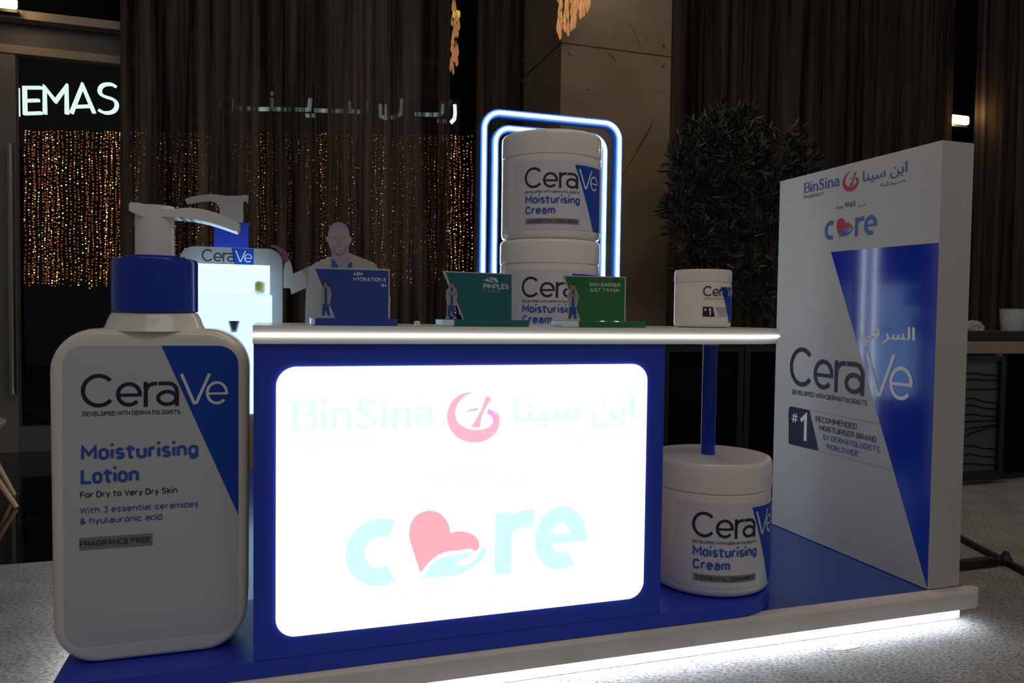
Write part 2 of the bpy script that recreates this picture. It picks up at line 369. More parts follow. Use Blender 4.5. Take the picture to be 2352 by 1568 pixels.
# ------------------------------------------------------------------ stroke lettering (road-sign style grotesque)
G = {
 'A': (62, 'M0 0 L31 100 L62 0;M12 32 L50 32'), 'B': (60, 'M0 0 L0 100 L33 100 A33 76 24 24 90 -90 L0 52;M33 52 A33 26 27 26 90 -90 L0 0'),
 'C': (60, 'A31 69 31 31 20 180 L0 31 A31 31 31 31 180 340'), 'D': (62, 'M0 0 L0 100 L28 100 A28 66 34 34 90 0 L62 34 A28 34 34 34 0 -90 L0 0'),
 'E': (54, 'M54 100 L0 100 L0 0 L54 0;M0 52 L48 52'), 'F': (52, 'M52 100 L0 100 L0 0;M0 50 L46 50'),
 'G': (62, 'A31 69 31 31 25 180 L0 31 A31 31 31 31 180 360 L62 47 L34 47'), 'H': (62, 'M0 0 L0 100;M62 0 L62 100;M0 52 L62 52'),
 'I': (0, 'M0 0 L0 100'), 'J': (48, 'M48 100 L48 26 A24 26 24 26 0 -150'), 'K': (60, 'M0 0 L0 100;M58 100 L0 36;M22 60 L60 0'),
 'L': (50, 'M0 100 L0 0 L50 0'), 'M': (84, 'M0 0 L0 97 L42 34 L84 97 L84 0'), 'N': (62, 'M0 0 L0 100 L62 0 L62 100'),
 'O': (62, 'A31 69 31 31 0 180 L0 31 A31 31 31 31 180 360 L62 69'), 'P': (60, 'M0 0 L0 100 L32 100 A32 72 28 28 90 -90 L0 44'),
 'R': (62, 'M0 0 L0 100 L32 100 A32 72 28 28 90 -90 L0 44;M32 44 L62 0'), 'S': (60, 'A30 75 28 25 30 270;A30 25 30 25 90 -150'),
 'T': (60, 'M0 100 L60 100;M30 100 L30 0'), 'U': (62, 'M0 100 L0 31 A31 31 31 31 180 360 L62 100'), 'V': (62, 'M0 100 L31 0 L62 100'),
 'W': (88, 'M0 100 L20 0 L44 94 L68 0 L88 100'), 'Y': (62, 'M0 100 L31 44 L62 100;M31 44 L31 0'),
 'a': (48, 'A24 48 23 24 150 0 L47 0;M47 42 L22 42 A22 21 22 21 90 270 L30 0 A30 21 17 21 -90 -10'), 'b': (50, 'M0 100 L0 0;A25 47 25 25 180 0 L50 25 A25 25 25 25 0 -180 L0 47'),
 'c': (47, 'A25 47 25 25 25 180 L0 25 A25 25 25 25 180 335'), 'd': (50, 'M50 100 L50 0;A25 47 25 25 0 180 L0 25 A25 25 25 25 180 360 L50 47'),
 'e': (50, 'M0 37 L50 37 L50 47 A25 47 25 25 0 180 L0 25 A25 25 25 25 180 322'), 'f': (34, 'M12 0 L12 76 A30 76 18 24 180 90 L36 100;M0 72 L32 72'),
 'g': (50, 'A25 47 25 25 0 180 L0 25 A25 25 25 25 180 360;M50 72 L50 2 A26 2 24 24 0 -150'), 'h': (50, 'M0 100 L0 0;M0 47 A25 47 25 25 180 0 L50 0'),
 'i': (0, 'M0 0 L0 72;M0 92 L0 104'), 'k': (48, 'M0 100 L0 0;M46 72 L0 26;M18 44 L48 0'), 'l': (16, 'M0 100 L0 14 A14 14 14 14 180 270'),
 'm': (80, 'M0 72 L0 0;M0 52 A20 52 20 20 180 0 L40 0;M40 52 A60 52 20 20 180 0 L80 0'), 'n': (50, 'M0 72 L0 0;M0 47 A25 47 25 25 180 0 L50 0'),
 'o': (50, 'A25 47 25 25 0 180 L0 25 A25 25 25 25 180 360 L50 47'), 'r': (32, 'M0 72 L0 0;M0 47 A25 47 25 25 180 72'),
 's': (44, 'A22 54 20 18 30 270;A22 18 22 18 90 -150'), 't': (38, 'M14 98 L14 18 A32 18 18 18 180 270 L36 0;M0 72 L36 72'),
 'u': (50, 'M0 72 L0 25 A25 25 25 25 180 360;M50 72 L50 0'), 'v': (48, 'M0 72 L24 0 L48 72'), 'y': (48, 'M0 72 L24 2;M48 72 L20 -14 L10 -24'),
 '0': (54, 'A27 72 27 28 0 180 L0 28 A27 28 27 28 180 360 L54 72'), '1': (26, 'M0 76 L26 100 L26 0'), '3': (54, 'A26 76 24 24 145 -90;A26 26 28 26 90 -150'),
 '4': (60, 'M36 100 L0 28 L60 28;M44 58 L44 0'), '5': (54, 'M52 100 L6 100 L3 54 A27 32 27 30 128 -150'), '6': (56, 'M42 100 L5 46;A28 30 28 30 0 360'),
 '8': (56, 'A28 76 23 24 0 360;A28 27 28 27 0 360'), '9': (56, 'M14 0 L51 54;A28 70 28 30 0 360'),
 '&': (66, 'M66 0 L12 66 A27 80 18 20 220 -30 L10 38 A24 24 24 24 140 305 L62 46'), '#': (64, 'M12 0 L26 100;M40 0 L54 100;M0 32 L60 32;M6 68 L66 68'),
 '%': (96, 'A17 78 17 22 0 360;A79 22 17 22 0 360;M70 100 L26 0'), '-': (30, 'M0 46 L30 46'), '*': (20, 'M10 76 L10 100;M0 82 L20 94;M0 94 L20 82'),
 "'": (0, 'M0 80 L0 100'), 'S2': (0, ''), 'Q': (62, ''), '2': (54, 'A27 72 27 28 160 -20 L0 0 L54 0'),
}
def parse(path):
    out = []
    for sub in path.split(';'):
        pts = []; tok = sub.replace('M', ' M ').replace('L', ' L ').replace('A', ' A ').split(); i = 0
        while i < len(tok):
            if tok[i] in 'ML': pts.append((float(tok[i+1]), float(tok[i+2]))); i += 3
            else:
                a = [float(t) for t in tok[i+1:i+7]]
                q = arc(*a, n=max(4, int(abs(a[5]-a[4])/15)))
                if pts and (Vector(pts[-1])-Vector(q[0])).length < 1: q = q[1:]
                pts += q; i += 7
        if len(pts) > 1: out.append(pts)
    return out
GP = {k: (v[0], parse(v[1])) for k, v in G.items() if v[1]}
TCACHE = {}
def font_mesh(s):
    if s not in TCACHE:
        c = bpy.data.curves.new('lettering', 'FONT'); c.body = s; c.size = 1; c.resolution_u = 4
        o = bpy.data.objects.new('lettering', c)
        me = bpy.data.meshes.new_from_object(o)
        TCACHE[s] = ([(v.co.x, v.co.y) for v in me.vertices], [tuple(p.vertices) for p in me.polygons])
        bpy.data.objects.remove(o); bpy.data.meshes.remove(me); bpy.data.curves.remove(c)
    return TCACHE[s]

class Art:
    """flat printed artwork in (u, v) with a layer height; later laid on a plane or wrapped round a jar"""
    def __init__(s): s.v = []; s.f = []; s.m = []; s.mats = []
    def mi(s, m):
        if m not in s.mats: s.mats.append(m)
        return s.mats.index(m)
    def add(s, vs, fs, m, lay):
        b = len(s.v); k = s.mi(m); s.v += [(x, y, lay) for x, y in vs]
        s.f += [tuple(b+i for i in f) for f in fs]; s.m += [k]*len(fs)
    def poly(s, pts, m, lay=1):
        pts = [tuple(p[:2]) for p in pts]
        tri = tessellate_polygon([[Vector((p[0], p[1], 0)) for p in pts]])
        s.add(pts, tri, m, lay)
    def stroke(s, pts, w_, m, lay=2):
        L, Rr = offset_pair(pts, w_)
        n = len(pts); s.add([tuple(p) for p in L]+[tuple(p) for p in Rr], [(i, i+1, n+i+1, n+i) for i in range(n-1)], m, lay)
    def text(s, txt, u0, v0, u1, v1, m, wt=.145, lay=2, track=11):
        """stroke lettering: baseline v0, cap height v1-v0, fitted between u0 and u1; wt = stroke / cap height"""
        H = v1-v0; t = wt*100; adv = 0; items = []
        for ch in txt:
            if ch == ' ': adv += 34; continue
            gw, st = GP[ch]
            items.append((adv, st, ch)); adv += gw+track+t
        total = max(adv-track-t, 1e-3); si = 0
        kx = (u1-u0-wt*H)/total if total > 5 else H/100
        for ax, st, ch in items:
            for pts in st:
                q = []
                for x, y in pts:
                    if ch == 'i' and y > 80: yy = H*(y/100); 
                    else: yy = wt*H/2+y/100*(H-wt*H)
                    q.append((u0+wt*H/2+(ax+x)*kx, v0+yy))
                if ch in 'i' and pts[0][1] > 80: q = [(q[0][0], v0+H*.90), (q[0][0], v0+H*.90+wt*H*.85)]
                else:
                    for e0, e1 in ((0, 1), (-1, -2)):
                        dx = q[e0][0]-q[e1][0]; dy = q[e0][1]-q[e1][1]
                        if len(pts) < 6 and abs(dy) < .15*abs(dx): q[e0] = (q[e0][0]+math.copysign(wt*H/2, dx), q[e0][1])
                s.stroke(q, wt*H, m, lay+.14*(si % 5)); si += 1
    def font(s, txt, u0, v0, u1, v1, m, lay=2, bold=0):
        """built-in face, its drawn extent fitted to the box; bold = thickening in metres"""
        vs, fs = font_mesh(txt)
        xs = [p[0] for p in vs]; ys = [p[1] for p in vs]; X0, X1, Y0, Y1 = min(xs), max(xs), min(ys), max(ys)
        a = (u1-u0)/(X1-X0); b = (v1-v0)/(Y1-Y0)
        offs = [(0, 0)] if not bold else [(0, 0), (bold, 0), (-bold, 0), (0, bold*.6), (0, -bold*.6)]
        for k, (dx, dy) in enumerate(offs):
            s.add([(u0+(x-X0)*a+dx, v0+(y-Y0)*b+dy) for x, y in vs], fs, m, lay+k*.14)
    def serif(s, u0, v0, u1, v1, m, lay=2):
        """BinSina wordmark: stressed strokes with small serifs"""
        GS = {'B': (66, 'M12 0 L12 100;M12 96 L38 96 A38 75 22 21 90 -90 L12 54;M38 54 A38 29 27 25 90 -90 L12 4;M0 98 L14 98;M0 2 L14 2'), 'i': (20, 'M10 0 L10 68;M0 66 L12 66;M0 2 L20 2;M10 84 L10 100'),
              'n': (59, 'M10 0 L10 68;M0 66 L12 66;M10 44 A30 45 19 20 175 0 L49 0;M0 2 L20 2;M39 2 L59 2'), 'S': (56, 'A28 75 20 22 20 250 L36 48 A26 25 24 22 70 -160'), 'a': (50, 'A24 46 19 20 150 0 L43 8 L50 3;M43 41 L24 40 A22 22 18 18 90 270 L43 12')}
        adv = 0; its = []
        for ch in 'BinSina': its.append((adv, ch)); adv += GS[ch][0]+9
        k = (u1-u0)/(adv-9); h = (v1-v0)/100; n = 0
        for ax, ch in its:
            for pts in parse(GS[ch][1]):
                q = [(u0+(ax+x)*k, v0+y*h) for x, y in pts]; ws = []
                for i in range(len(q)):
                    a_, b_ = pts[max(i-1, 0)], pts[min(i+1, len(q)-1)]; L_ = math.hypot(b_[0]-a_[0], b_[1]-a_[1]) or 1
                    ws.append(((5 if len(pts) == 2 and abs(b_[1]-a_[1]) < 2 else 7)+8*abs(b_[1]-a_[1])/L_+(6 if ch == 'S' and abs(pts[i][1]-50) < 8 else 0))*(k+h)/2*1.12)
                s.stroke(q, ws, m, lay+.14*(n % 5)); n += 1
    def logo(s, u0, v0, u1, v1, dark='ink_navy', light='ink_white', lay=2):
        """two-part wordmark: C e r a dark, V e light"""
        sx = (u1-u0)/609; sy = (v1-v0)/143
        T = lambda P: [(u0+(x-337)*sx, v0+(428-y)*sy) for x, y in P]
        A = lambda cx, cy, rx, ry, a0, a1, n=22: [(cx+rx*math.cos(math.radians(a0+(a1-a0)*i/n)), cy-ry*math.sin(math.radians(a0+(a1-a0)*i/n))) for i in range(n+1)]
        W = 14*abs(sy)*.93
        for qi, (P, k, c) in enumerate(((A(407, 356.5, 62.5, 62, 42, 320, 30), 1.22, dark), (A(528.5, 374, 45, 44, 0, 318), 1.15, dark), ([(482, 377), (581, 377)], .95, dark),
                        ([(597, 322), (597, 428)], 1.2, dark), ([(597, 366)]+A(634, 363, 36, 33, 175, 85, 8)+[(645, 330)], 1.15, dark),
                        ([(650, 330)]+[(692, 330)]+A(692, 364, 35, 34, 88, 0, 10)+[(727, 428)], 1.2, dark), (A(686, 392, 38, 27, 0, 360, 26), 1.15, dark),
                        ([(746, 290), (799, 416), (809, 416), (866, 290)], .95, light), (A(898, 374, 42, 45, 0, 318), .9, light), ([(857, 377), (946, 377)], .72, light))):
            s.stroke(T(P), W*k, c, lay+.14*(qi % 5))
    def laid(s, name, fn, parent, du=None, smooth=False):
        off = worldloc(parent)
        bm = bmesh.new(); vv = [bm.verts.new(p) for p in s.v]
        for f, k in zip(s.f, s.m):
            if len(set(f)) < 3: continue
            try:
                fc = bm.faces.new([vv[i] for i in f]); fc.material_index = k
            except ValueError: pass
        if du:
            us = [p[0] for p in s.v]; u = math.ceil(min(us)/du)*du
            while u < max(us):
                bmesh.ops.bisect_plane(bm, geom=bm.verts[:]+bm.edges[:]+bm.faces[:], plane_co=(u, 0, 0), plane_no=(1, 0, 0), dist=1e-7); u += du
        bm.normal_update()
        for f in bm.faces:
            if f.normal.z < 0: f.normal_flip()
        for v in bm.verts: v.co = Vector(fn(v.co.x, v.co.y, v.co.z))-off
        me = bpy.data.meshes.new(name)
        for m_ in s.mats: me.materials.append(M[m_])
        bm.to_mesh(me); bm.free(); me.update()
        o = bpy.data.objects.new(name, me); COL.objects.link(o); o.parent = parent
        return o

def on_y(Y, step=.0007): return lambda u, v, h: (u, Y-step*h, v)          # artwork on a face that looks towards -y

# three-point text box: baseline-left, cap-top-left and right end, each measured in the photo
def b3(g, BL, TL, Rt):
    a = g(*BL); b = g(*TL); c = g(*Rt); return (a[0], a[1], c[0], b[1])

# pharmacy emblem, heart and hand outlines, drawn in a 2138-wide measuring grid
RING_IN = [(1108, 193), (1065, 212), (1028, 250), (1011, 300), (1022, 348), (1058, 380), (1120, 396), (1180, 388), (1216, 360), (1233, 330), (1236, 305), (1222, 292), (1192, 284)]
RING_OUT = [(1240, 298), (1254, 335), (1250, 375), (1225, 420), (1180, 452), (1118, 465), (1050, 453), (1000, 415), (970, 360), (967, 310), (985, 255), (1025, 212), (1068, 194)]
PESTLE = [(1097, 383), (1120, 345), (1172, 236), (1173, 218), (1190, 212), (1206, 222), (1207, 236), (1196, 246), (1150, 350), (1148, 383)]
SWOOSH1 = [(1066, 304), (1090, 287), (1138, 276), (1130, 290), (1100, 293)]
SWOOSH2 = [(1190, 281), (1222, 298), (1236, 325), (1230, 350), (1214, 366), (1217, 340), (1206, 320), (1184, 306)]
HEART = [(822, 1178), (800, 1112), (775, 1035), (761, 985), (763, 930), (785, 878), (825, 847), (878, 838), (925, 851), (960, 885), (979, 925), (985, 960), (1020, 950), (1065, 952), (1110, 970), (1138, 1000), (1143, 1030), (1130, 1052), (1116, 1056), (1095, 1045), (1040, 1053), (970, 1060), (920, 1078), (875, 1112), (845, 1145)]
HAND = [(825, 1222), (850, 1175), (885, 1125), (930, 1095), (990, 1082), (1040, 1075), (1080, 1063), (1098, 1072), (1085, 1092), (1040, 1108), (1010, 1125), (1020, 1138), (1070, 1132), (1110, 1110), (1140, 1070), (1160, 1042), (1180, 1040), (1180, 1070), (1150, 1110), (1105, 1150), (1050, 1180), (980, 1195), (900, 1198), (850, 1208)]

def smooth_loop(P, n=4, sharp=50):
    """rounds a closed outline with hermite spans, keeping its sharp tips"""
    P = [Vector(p) for p in P]; N = len(P); T = []
    for i in range(N):
        a, b = P[i]-P[i-1], P[(i+1) % N]-P[i]
        T.append(Vector((0, 0)) if a.angle(b, 0) > math.radians(sharp) else (a.normalized()+b.normalized()).normalized())
    out = []
    for i in range(N):
        p, q, L_ = P[i], P[(i+1) % N], (P[(i+1) % N]-P[i]).length
        for k in range(n):
            t = k/n; h1 = 2*t**3-3*t*t+1; h2 = t**3-2*t*t+t; h3 = -2*t**3+3*t*t; h4 = t**3-t*t
            out.append(tuple(p*h1+T[i]*L_*h2+q*h3+T[(i+1) % N]*L_*h4))
    return out
RING = smooth_loop(RING_OUT+RING_IN); HEART = smooth_loop(HEART); HAND = smooth_loop(HAND); PESTLE = smooth_loop(PESTLE); SWOOSH1 = smooth_loop(SWOOSH1); SWOOSH2 = smooth_loop(SWOOSH2)
def emblem(a, tr, red, mag, lay=2):
    a.poly([tr(*p) for p in RING], red, lay)
    a.poly([tr(*p) for p in SWOOSH1], mag, lay+.2); a.poly([tr(*p) for p in SWOOSH2], mag, lay+.4); a.poly([tr(*p) for p in PESTLE], red, lay+.6)

# ================================================================== SETTING
o = MB().box(-9, 14, -4, 4.22, -.06, 0).box(3.6, 14, 4.22, 9, -.06, 0).build('floor', 'carpet'); o['kind'] = 'structure'
o = MB().box(-9, 3.6, 4.22, 16, -.06, -.0005).box(3.6, 14, 9, 16, -.06, -.0005).build('floor', 'marble_floor'); o['kind'] = 'structure'

# dark hall wall far behind the glass front, square to the view
wu = Vector((math.cos(YAW), -math.sin(YAW), 0)); wn = Vector((math.sin(YAW), math.cos(YAW), 0))
W0 = wn*12.0
def PW(x, y, d=0):
    r = ray(x, y); t = (12.0-d)/r.dot(wn); q = CAM+r*t
    return q
mb = MB()
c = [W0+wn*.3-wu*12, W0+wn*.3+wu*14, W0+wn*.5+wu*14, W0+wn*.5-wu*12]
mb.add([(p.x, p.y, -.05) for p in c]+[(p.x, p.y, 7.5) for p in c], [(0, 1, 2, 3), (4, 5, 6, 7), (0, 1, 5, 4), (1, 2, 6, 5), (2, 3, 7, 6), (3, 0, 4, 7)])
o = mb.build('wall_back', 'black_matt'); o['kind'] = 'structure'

# glass shop front with a metal frame at y = 7.5
FY = 7.5
dr = bpy.data.objects.new('door_1', None); COL.objects.link(dr); dr.location = (-1.7, FY, 0); dr['kind'] = 'structure'
fz = lambda x, y: aty((x, y), FY).z
MB().box(-4.2, -2.07, FY, FY+.09, 0, 3.40).build('mullion', 'frame_mullion', dr)
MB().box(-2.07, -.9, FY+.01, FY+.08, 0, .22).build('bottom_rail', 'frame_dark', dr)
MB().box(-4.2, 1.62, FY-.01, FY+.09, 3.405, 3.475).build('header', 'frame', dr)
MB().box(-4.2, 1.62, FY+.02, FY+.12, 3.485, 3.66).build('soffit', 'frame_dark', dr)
MB().box(-4.2, 1.62, FY-.12, FY+.02, 3.665, 3.735).build('cornice', 'frame', dr)
MB().box(-4.2, 1.62, FY+.05, FY+.2, 3.745, 6.2).build('fascia', 'black_matt', dr)
MB().box(-2.07, 2.5, FY+.035, FY+.05, .22, 3.40).build('glass_pane', 'glass', dr)
h0 = aty((23, 330), FY-.08); h1 = aty((33, 905), FY-.08)
hb = MB().tube([(h0.x, FY-.08, h0.z), (h0.x, FY-.08, h1.z)], .028, 14)
hb.build('door_handle', 'steel', dr, smooth=40)
MB().tube([(h0.x, FY-.08, h0.z-.25), (h0.x, FY+.01, h0.z-.25)], .014, 8).tube([(h0.x, FY-.08, h1.z+.25), (h0.x, FY+.01, h1.z+.25)], .014, 8).build('handle_bracket', 'steel', dr)

o = MB().box(-6, 2.4, 8.0, 8.15, 0, 1.22).build('wall_reflection_blocker', 'black_matt'); o['kind'] = 'structure'  # unseen low wall, added to block the fairy-light reflection in the marble

# onyx clad column
cx0, cx1, cy0, cy1 = aty((1288, 200), 6.0).x, aty((1540, 200), 6.0).x, 6.0, 6.98
colm = bpy.data.objects.new('wall_column', None); COL.objects.link(colm); colm.location = (cx0, cy0, 0); colm['kind'] = 'structure'
zj = aty((1288, 98), 6.0).z
MB().box(cx0, cx1, cy0, cy1, 0, 5.6).build('cladding', 'marble_col', colm)
MB().box(cx0-.002, cx1+.002, cy0-.002, cy1, zj-.005, zj+.005).build('joint', 'joint', colm)
for px, py in ((1310, 73), (1310, 122), (1525, 103), (1523, 151)):
    q = aty((px, py), 6.0)
    MB().tube([(q.x, 6.0, q.z), (q.x, 5.985, q.z)], .012, 12).build('bolt', 'bolt', colm)
kx = cx0
for px, py in ((1275, 79), (1274, 128), (1202, 141), (1202, 186)):
    q = atx((px, py), kx)
    MB().tube([(kx, q.y, q.z), (kx-.015, q.y, q.z)], .012, 12).build('bolt', 'bolt', colm)
vn = Art(); g = PY(6.0)
for P, ww in (([(1385, 111), (1396, 122), (1407, 131), (1417, 146)], [.002, .008, .014, .003]), ([(1442, 49), (1452, 66), (1464, 88), (1470, 105), (1476, 120)], [.002, .004, .006, .005, .002]),
              ([(1347, 205), (1352, 206), (1357, 207)], [.003, .010, .004]), ([(1418, 420), (1450, 370), (1478, 320), (1490, 300), (1502, 270)], [.003, .008, .016, .012, .003])):
    vn.stroke([g(*p) for p in P], ww, 'vein', 1)
vn.laid('vein', on_y(6.0, .001), colm)

# ================================================================== CURTAINS
def curtain(name, label, x0, x1, Y, m, seed, h=5.6, amp=.07, dens=11, lean=0, sheet2=True, group=None):
    rnd = random.Random(seed); n = int((x1-x0)*60)
    ph = [rnd.uniform(0, 6.28) for _ in range(6)]
    mb = MB(); rows = []
    ks = [dens, dens*1.73, dens*.61, dens*2.9]; am = [.5, .28, .45, .14]
    for zi, z in enumerate((0.01, 1.4, 2.8, 4.2, h)):
        row = []
        for i in range(n+1):
            x = x0+(x1-x0)*i/n; s = sum(a*math.sin(k*x+p+.25*zi*(j % 2)+.12*math.sin(zi+x)) for j, (k, a, p) in enumerate(zip(ks, am, ph)))
            xx = x+.02*math.sin(dens*1.3*x+ph[4]+zi*.4)+lean*z
            row.append((xx, Y+amp*s*(1.1-.06*zi), z))
        rows.append(row)
    b = len(mb.v)
    for r_ in rows: mb.v += r_
    for k in range(len(rows)-1):
        for i in range(n):
            a = b+k*(n+1)+i; mb.f.append((a, a+1, a+n+2, a+n+1)); mb.m.append(0)
    o = mb.build(name, m, smooth=180)
    return tag(o, label, 'curtain', group)
CY = 7.25
cxs = lambda px: aty((px, 300), CY).x
curtain('sheer_curtain', 'wide dark brown sheer curtain with fairy lights glinting through, left of the marble column', cxs(276), cxs(1037), CY, 'curtain_sheer', 3)
curtain('curtain', 'narrow dark curtain strip hanging just left of the marble column', cxs(1086), cxs(1215), CY, 'curtain', 5)
curtain('curtain', 'wide dark brown pleated curtain right of the marble column behind the olive tree', aty((1530, 300), CY).x, aty((2196, 200), CY).x, CY, 'curtain', 11, h=6.2, lean=.0)
curtain('curtain', 'dark brown curtain at far right beyond the lit wall lamp', aty((2238, 200), CY).x, 11.5, CY, 'curtain', 21, h=6.2)
# wall behind the right hand curtains
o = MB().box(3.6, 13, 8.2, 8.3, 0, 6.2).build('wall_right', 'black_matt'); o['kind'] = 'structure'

# ================================================================== ILLUMINATED SIGN BEHIND THE GLASS
def wall_xy(x, y):
    q = PW(x, y); return ((q-W0).dot(wu), q.z)
def on_wall(d0): return lambda u, v, h: tuple(W0+wu*u-wn*(d0+.002*h)+Vector((0, 0, v)))
sgn = thing('cinema_sign', 'white illuminated cinema lettering on the black wall behind the glass door', 'sign', tuple(W0+wu*wall_xy(600, 250)[0]+Vector((0, 0, wall_xy(600, 250)[1]))))
z1 = zoomed(wall_xy, 2.24, 0, 0)
def letter(paths, wt, m):
    def st(P, a): a.stroke(P, wt, m, 1)
    a = Art()
    for P in paths: st(P, a)
    # give the letter depth
    mbz = MB()
    for P in paths:
        L, Rr = offset_pair(P, wt)
        rings = []
        for p, q in zip(L, Rr):
            rings.append([tuple(W0+wu*p.x-wn*.0+Vector((0, 0, p.y))), tuple(W0+wu*q.x-wn*.0+Vector((0, 0, q.y))), tuple(W0+wu*q.x-wn*.06+Vector((0, 0, q.y))), tuple(W0+wu*p.x-wn*.06+Vector((0, 0, p.y)))])
        mbz.rings(rings)
    return mbz.build('letter', m, sgn)
def zz(P): return [z1(*p) for p in P]
lw = abs(z1(10, 0)[0]-z1(25, 0)[0])*.92
letter([zz([(99, 455), (101, 600)])], lw*.6, 'sign')
letter([zz([(220, 454), (133, 454), (136, 587), (220, 584)]), zz([(133, 521), (207, 519)])], lw, 'sign')
letter([zz([(238, 590), (236, 452), (292, 524), (348, 448), (350, 590)])], lw, 'sign')
letter([zz([(372, 587), (430, 442), (490, 584)]), zz([(392, 552), (468, 549)])], lw, 'sign')
S = [(600, 449), (590, 441), (578, 437), (562, 436), (545, 438), (530, 445), (521, 457), (518, 470), (521, 483), (532, 494), (548, 501), (566, 506), (584, 512), (598, 522), (605, 534), (606, 548), (602, 562), (592, 574), (577, 581), (560, 584), (543, 583), (528, 577), (516, 569)]
letter([zz(S)], lw, 'sign')
z2 = zoomed(wall_xy, 2.45, 560, 0)
def z2p(P): return [z2(*p) for p in P]
aw = lw*1.2
# arabic half of the sign, read from left to right as it hangs
letter([z2p([(-125, 612), (-118, 575), (-95, 552), (-70, 560), (-60, 590), (-72, 622), (-100, 632), (-120, 615)])], aw, 'sign_dim')
letter([z2p([(-62, 606), (0, 612), (100, 617), (160, 616), (240, 618)]), z2p([(162, 616), (162, 555)]), z2p([(162, 538), (162, 520)])], aw, 'sign_dim')
letter([z2p([(255, 618), (340, 620), (372, 618), (378, 558)]), z2p([(362, 662), (362, 644)]), z2p([(392, 662), (392, 644)])], aw, 'sign_dim')
letter([z2p([(400, 624), (480, 626), (555, 628)]), z2p([(555, 628), (600, 630), (618, 628)]), z2p([(598, 628), (594, 572)]), z2p([(618, 628), (672, 636), (690, 620), (692, 568)])], aw, 'sign_dim')
letter([z2p([(770, 590), (770, 655), (800, 668), (860, 660), (886, 640), (890, 560)]), ], aw, 'sign_dim')
letter([z2p([(800, 590), (800, 662)])], aw*.6, 'sign_dim')
letter([z2p([(965, 645), (1040, 648), (1100, 648), (1120, 630), (1122, 590)]), z2p([(1098, 692), (1098, 674)]), z2p([(1130, 694), (1130, 676)])], aw, 'sign_dim')
letter([z2p([(1165, 694), (1186, 672), (1190, 640), (1188, 592)])], aw, 'sign')

# fairy-light curtain
fb = MB(); rnd = random.Random(4)
OCT = [(math.cos(i*PI/3)*r_, math.sin(i*PI/3)*r_, z_) for z_, r_ in ((.55, .83), (-.55, .83)) for i in range(6)]+[(0, 0, 1), (0, 0, -1)]
OF = [(i, (i+1) % 6, 12) for i in range(6)]+[(6+i, 6+(i+1) % 6, (i+1) % 6, i) for i in range(6)]+[(6+(i+1) % 6, 6+i, 13) for i in range(6)]
sx = 58.0
while sx < 1086:
    wob = rnd.uniform(0, 6); y = 299+sx*.010+rnd.uniform(0, 5); bot = 655+rnd.uniform(-6, 6)+(8 if 200 < sx < 226 else 0)
    if sx > 1020: bot += 90
    base = rnd.choice([0, 0, 1, 1, 2])
    while y < bot:
        k = rnd.random()
        mi = 3 if k < .14 else (0 if k < .30 else (1 if k < .60 else 2))
        r_ = {3: .0105, 0: .009, 1: .009, 2: .013}[mi]*rnd.uniform(.8, 1.15)
        q = PW(sx+1.6*math.sin(y*.045+wob)+rnd.uniform(-.6, .6), y, .15+rnd.uniform(0, .25))
        fb.add([(q.x+a*r_, q.y+b*r_, q.z+c_*r_) for a, b, c_ in OCT], OF, mi)
        y += rnd.choice([4.6, 5.4, 6.2, 8, 11])*(1.0+.25*base)
    sx += rnd.choice([3.2, 6, 8.5, 9.5])
o = fb.build('fairy_lights', ['bulb_a', 'bulb_b', 'bulb_c', 'bulb_d'])
tag(o, 'curtain of tiny warm amber fairy lights hanging below the illuminated sign', 'fairy lights', kind='stuff')

# ================================================================== LAMPS
def wall_lamp(px0, px1, py0, py1, Y, label, m, power):
    a = aty((px0, py0), Y); b = aty((px1, py1), Y); t = thing('wall_lamp', label, 'lamp', ((a.x+b.x)/2, Y, (a.z+b.z)/2))
    x0, x1, z0, z1_ = a.x, b.x, b.z, a.z
    MB().prism(rrect(x0, x1, z0, z1_, (z1_-z0)*.25, 4), Y, Y+.03, axis='y').build('lamp_glass', m, t)
    MB().box(x0, x1, Y+.02, Y+.12, z0-(z1_-z0)*.28, z0-.002).build('lamp_base', 'black', t)
    if power:
        l = bpy.data.lights.new('lamp_bulb', 'POINT'); l.energy = power; l.color = (1, .62, .25); l.shadow_soft_size = .05
        lo = bpy.data.objects.new('lamp_bulb', l); COL.objects.link(lo); lo.parent = t; lo.location = (0, -.12, 0)
    return t
wall_lamp(2184, 2226, 262, 287, 7.5, 'glowing warm rectangular wall lamp in the gap between the right curtains', 'lamp', 11)
wall_lamp(-14, 38, -12, 20, 7.28, 'glowing warm lamp at the top left corner above the door frame', 'lamp', 2.5)
wall_lamp(1041, 1057, 22, 42, 9.5, 'small square yellow lamp high in the curtain gap', 'lamp_y', 0)
wall_lamp(1099, 1112, 528, 532, 9.5, 'small cool white light strip behind the curtain, left of the neon arches', 'sign_dim', 0)
wall_lamp(1030-9, 1030+3, 528, 532, 9.6, 'small cool white light strip in the curtain gap beside the fairy lights', 'sign_dim', 0)

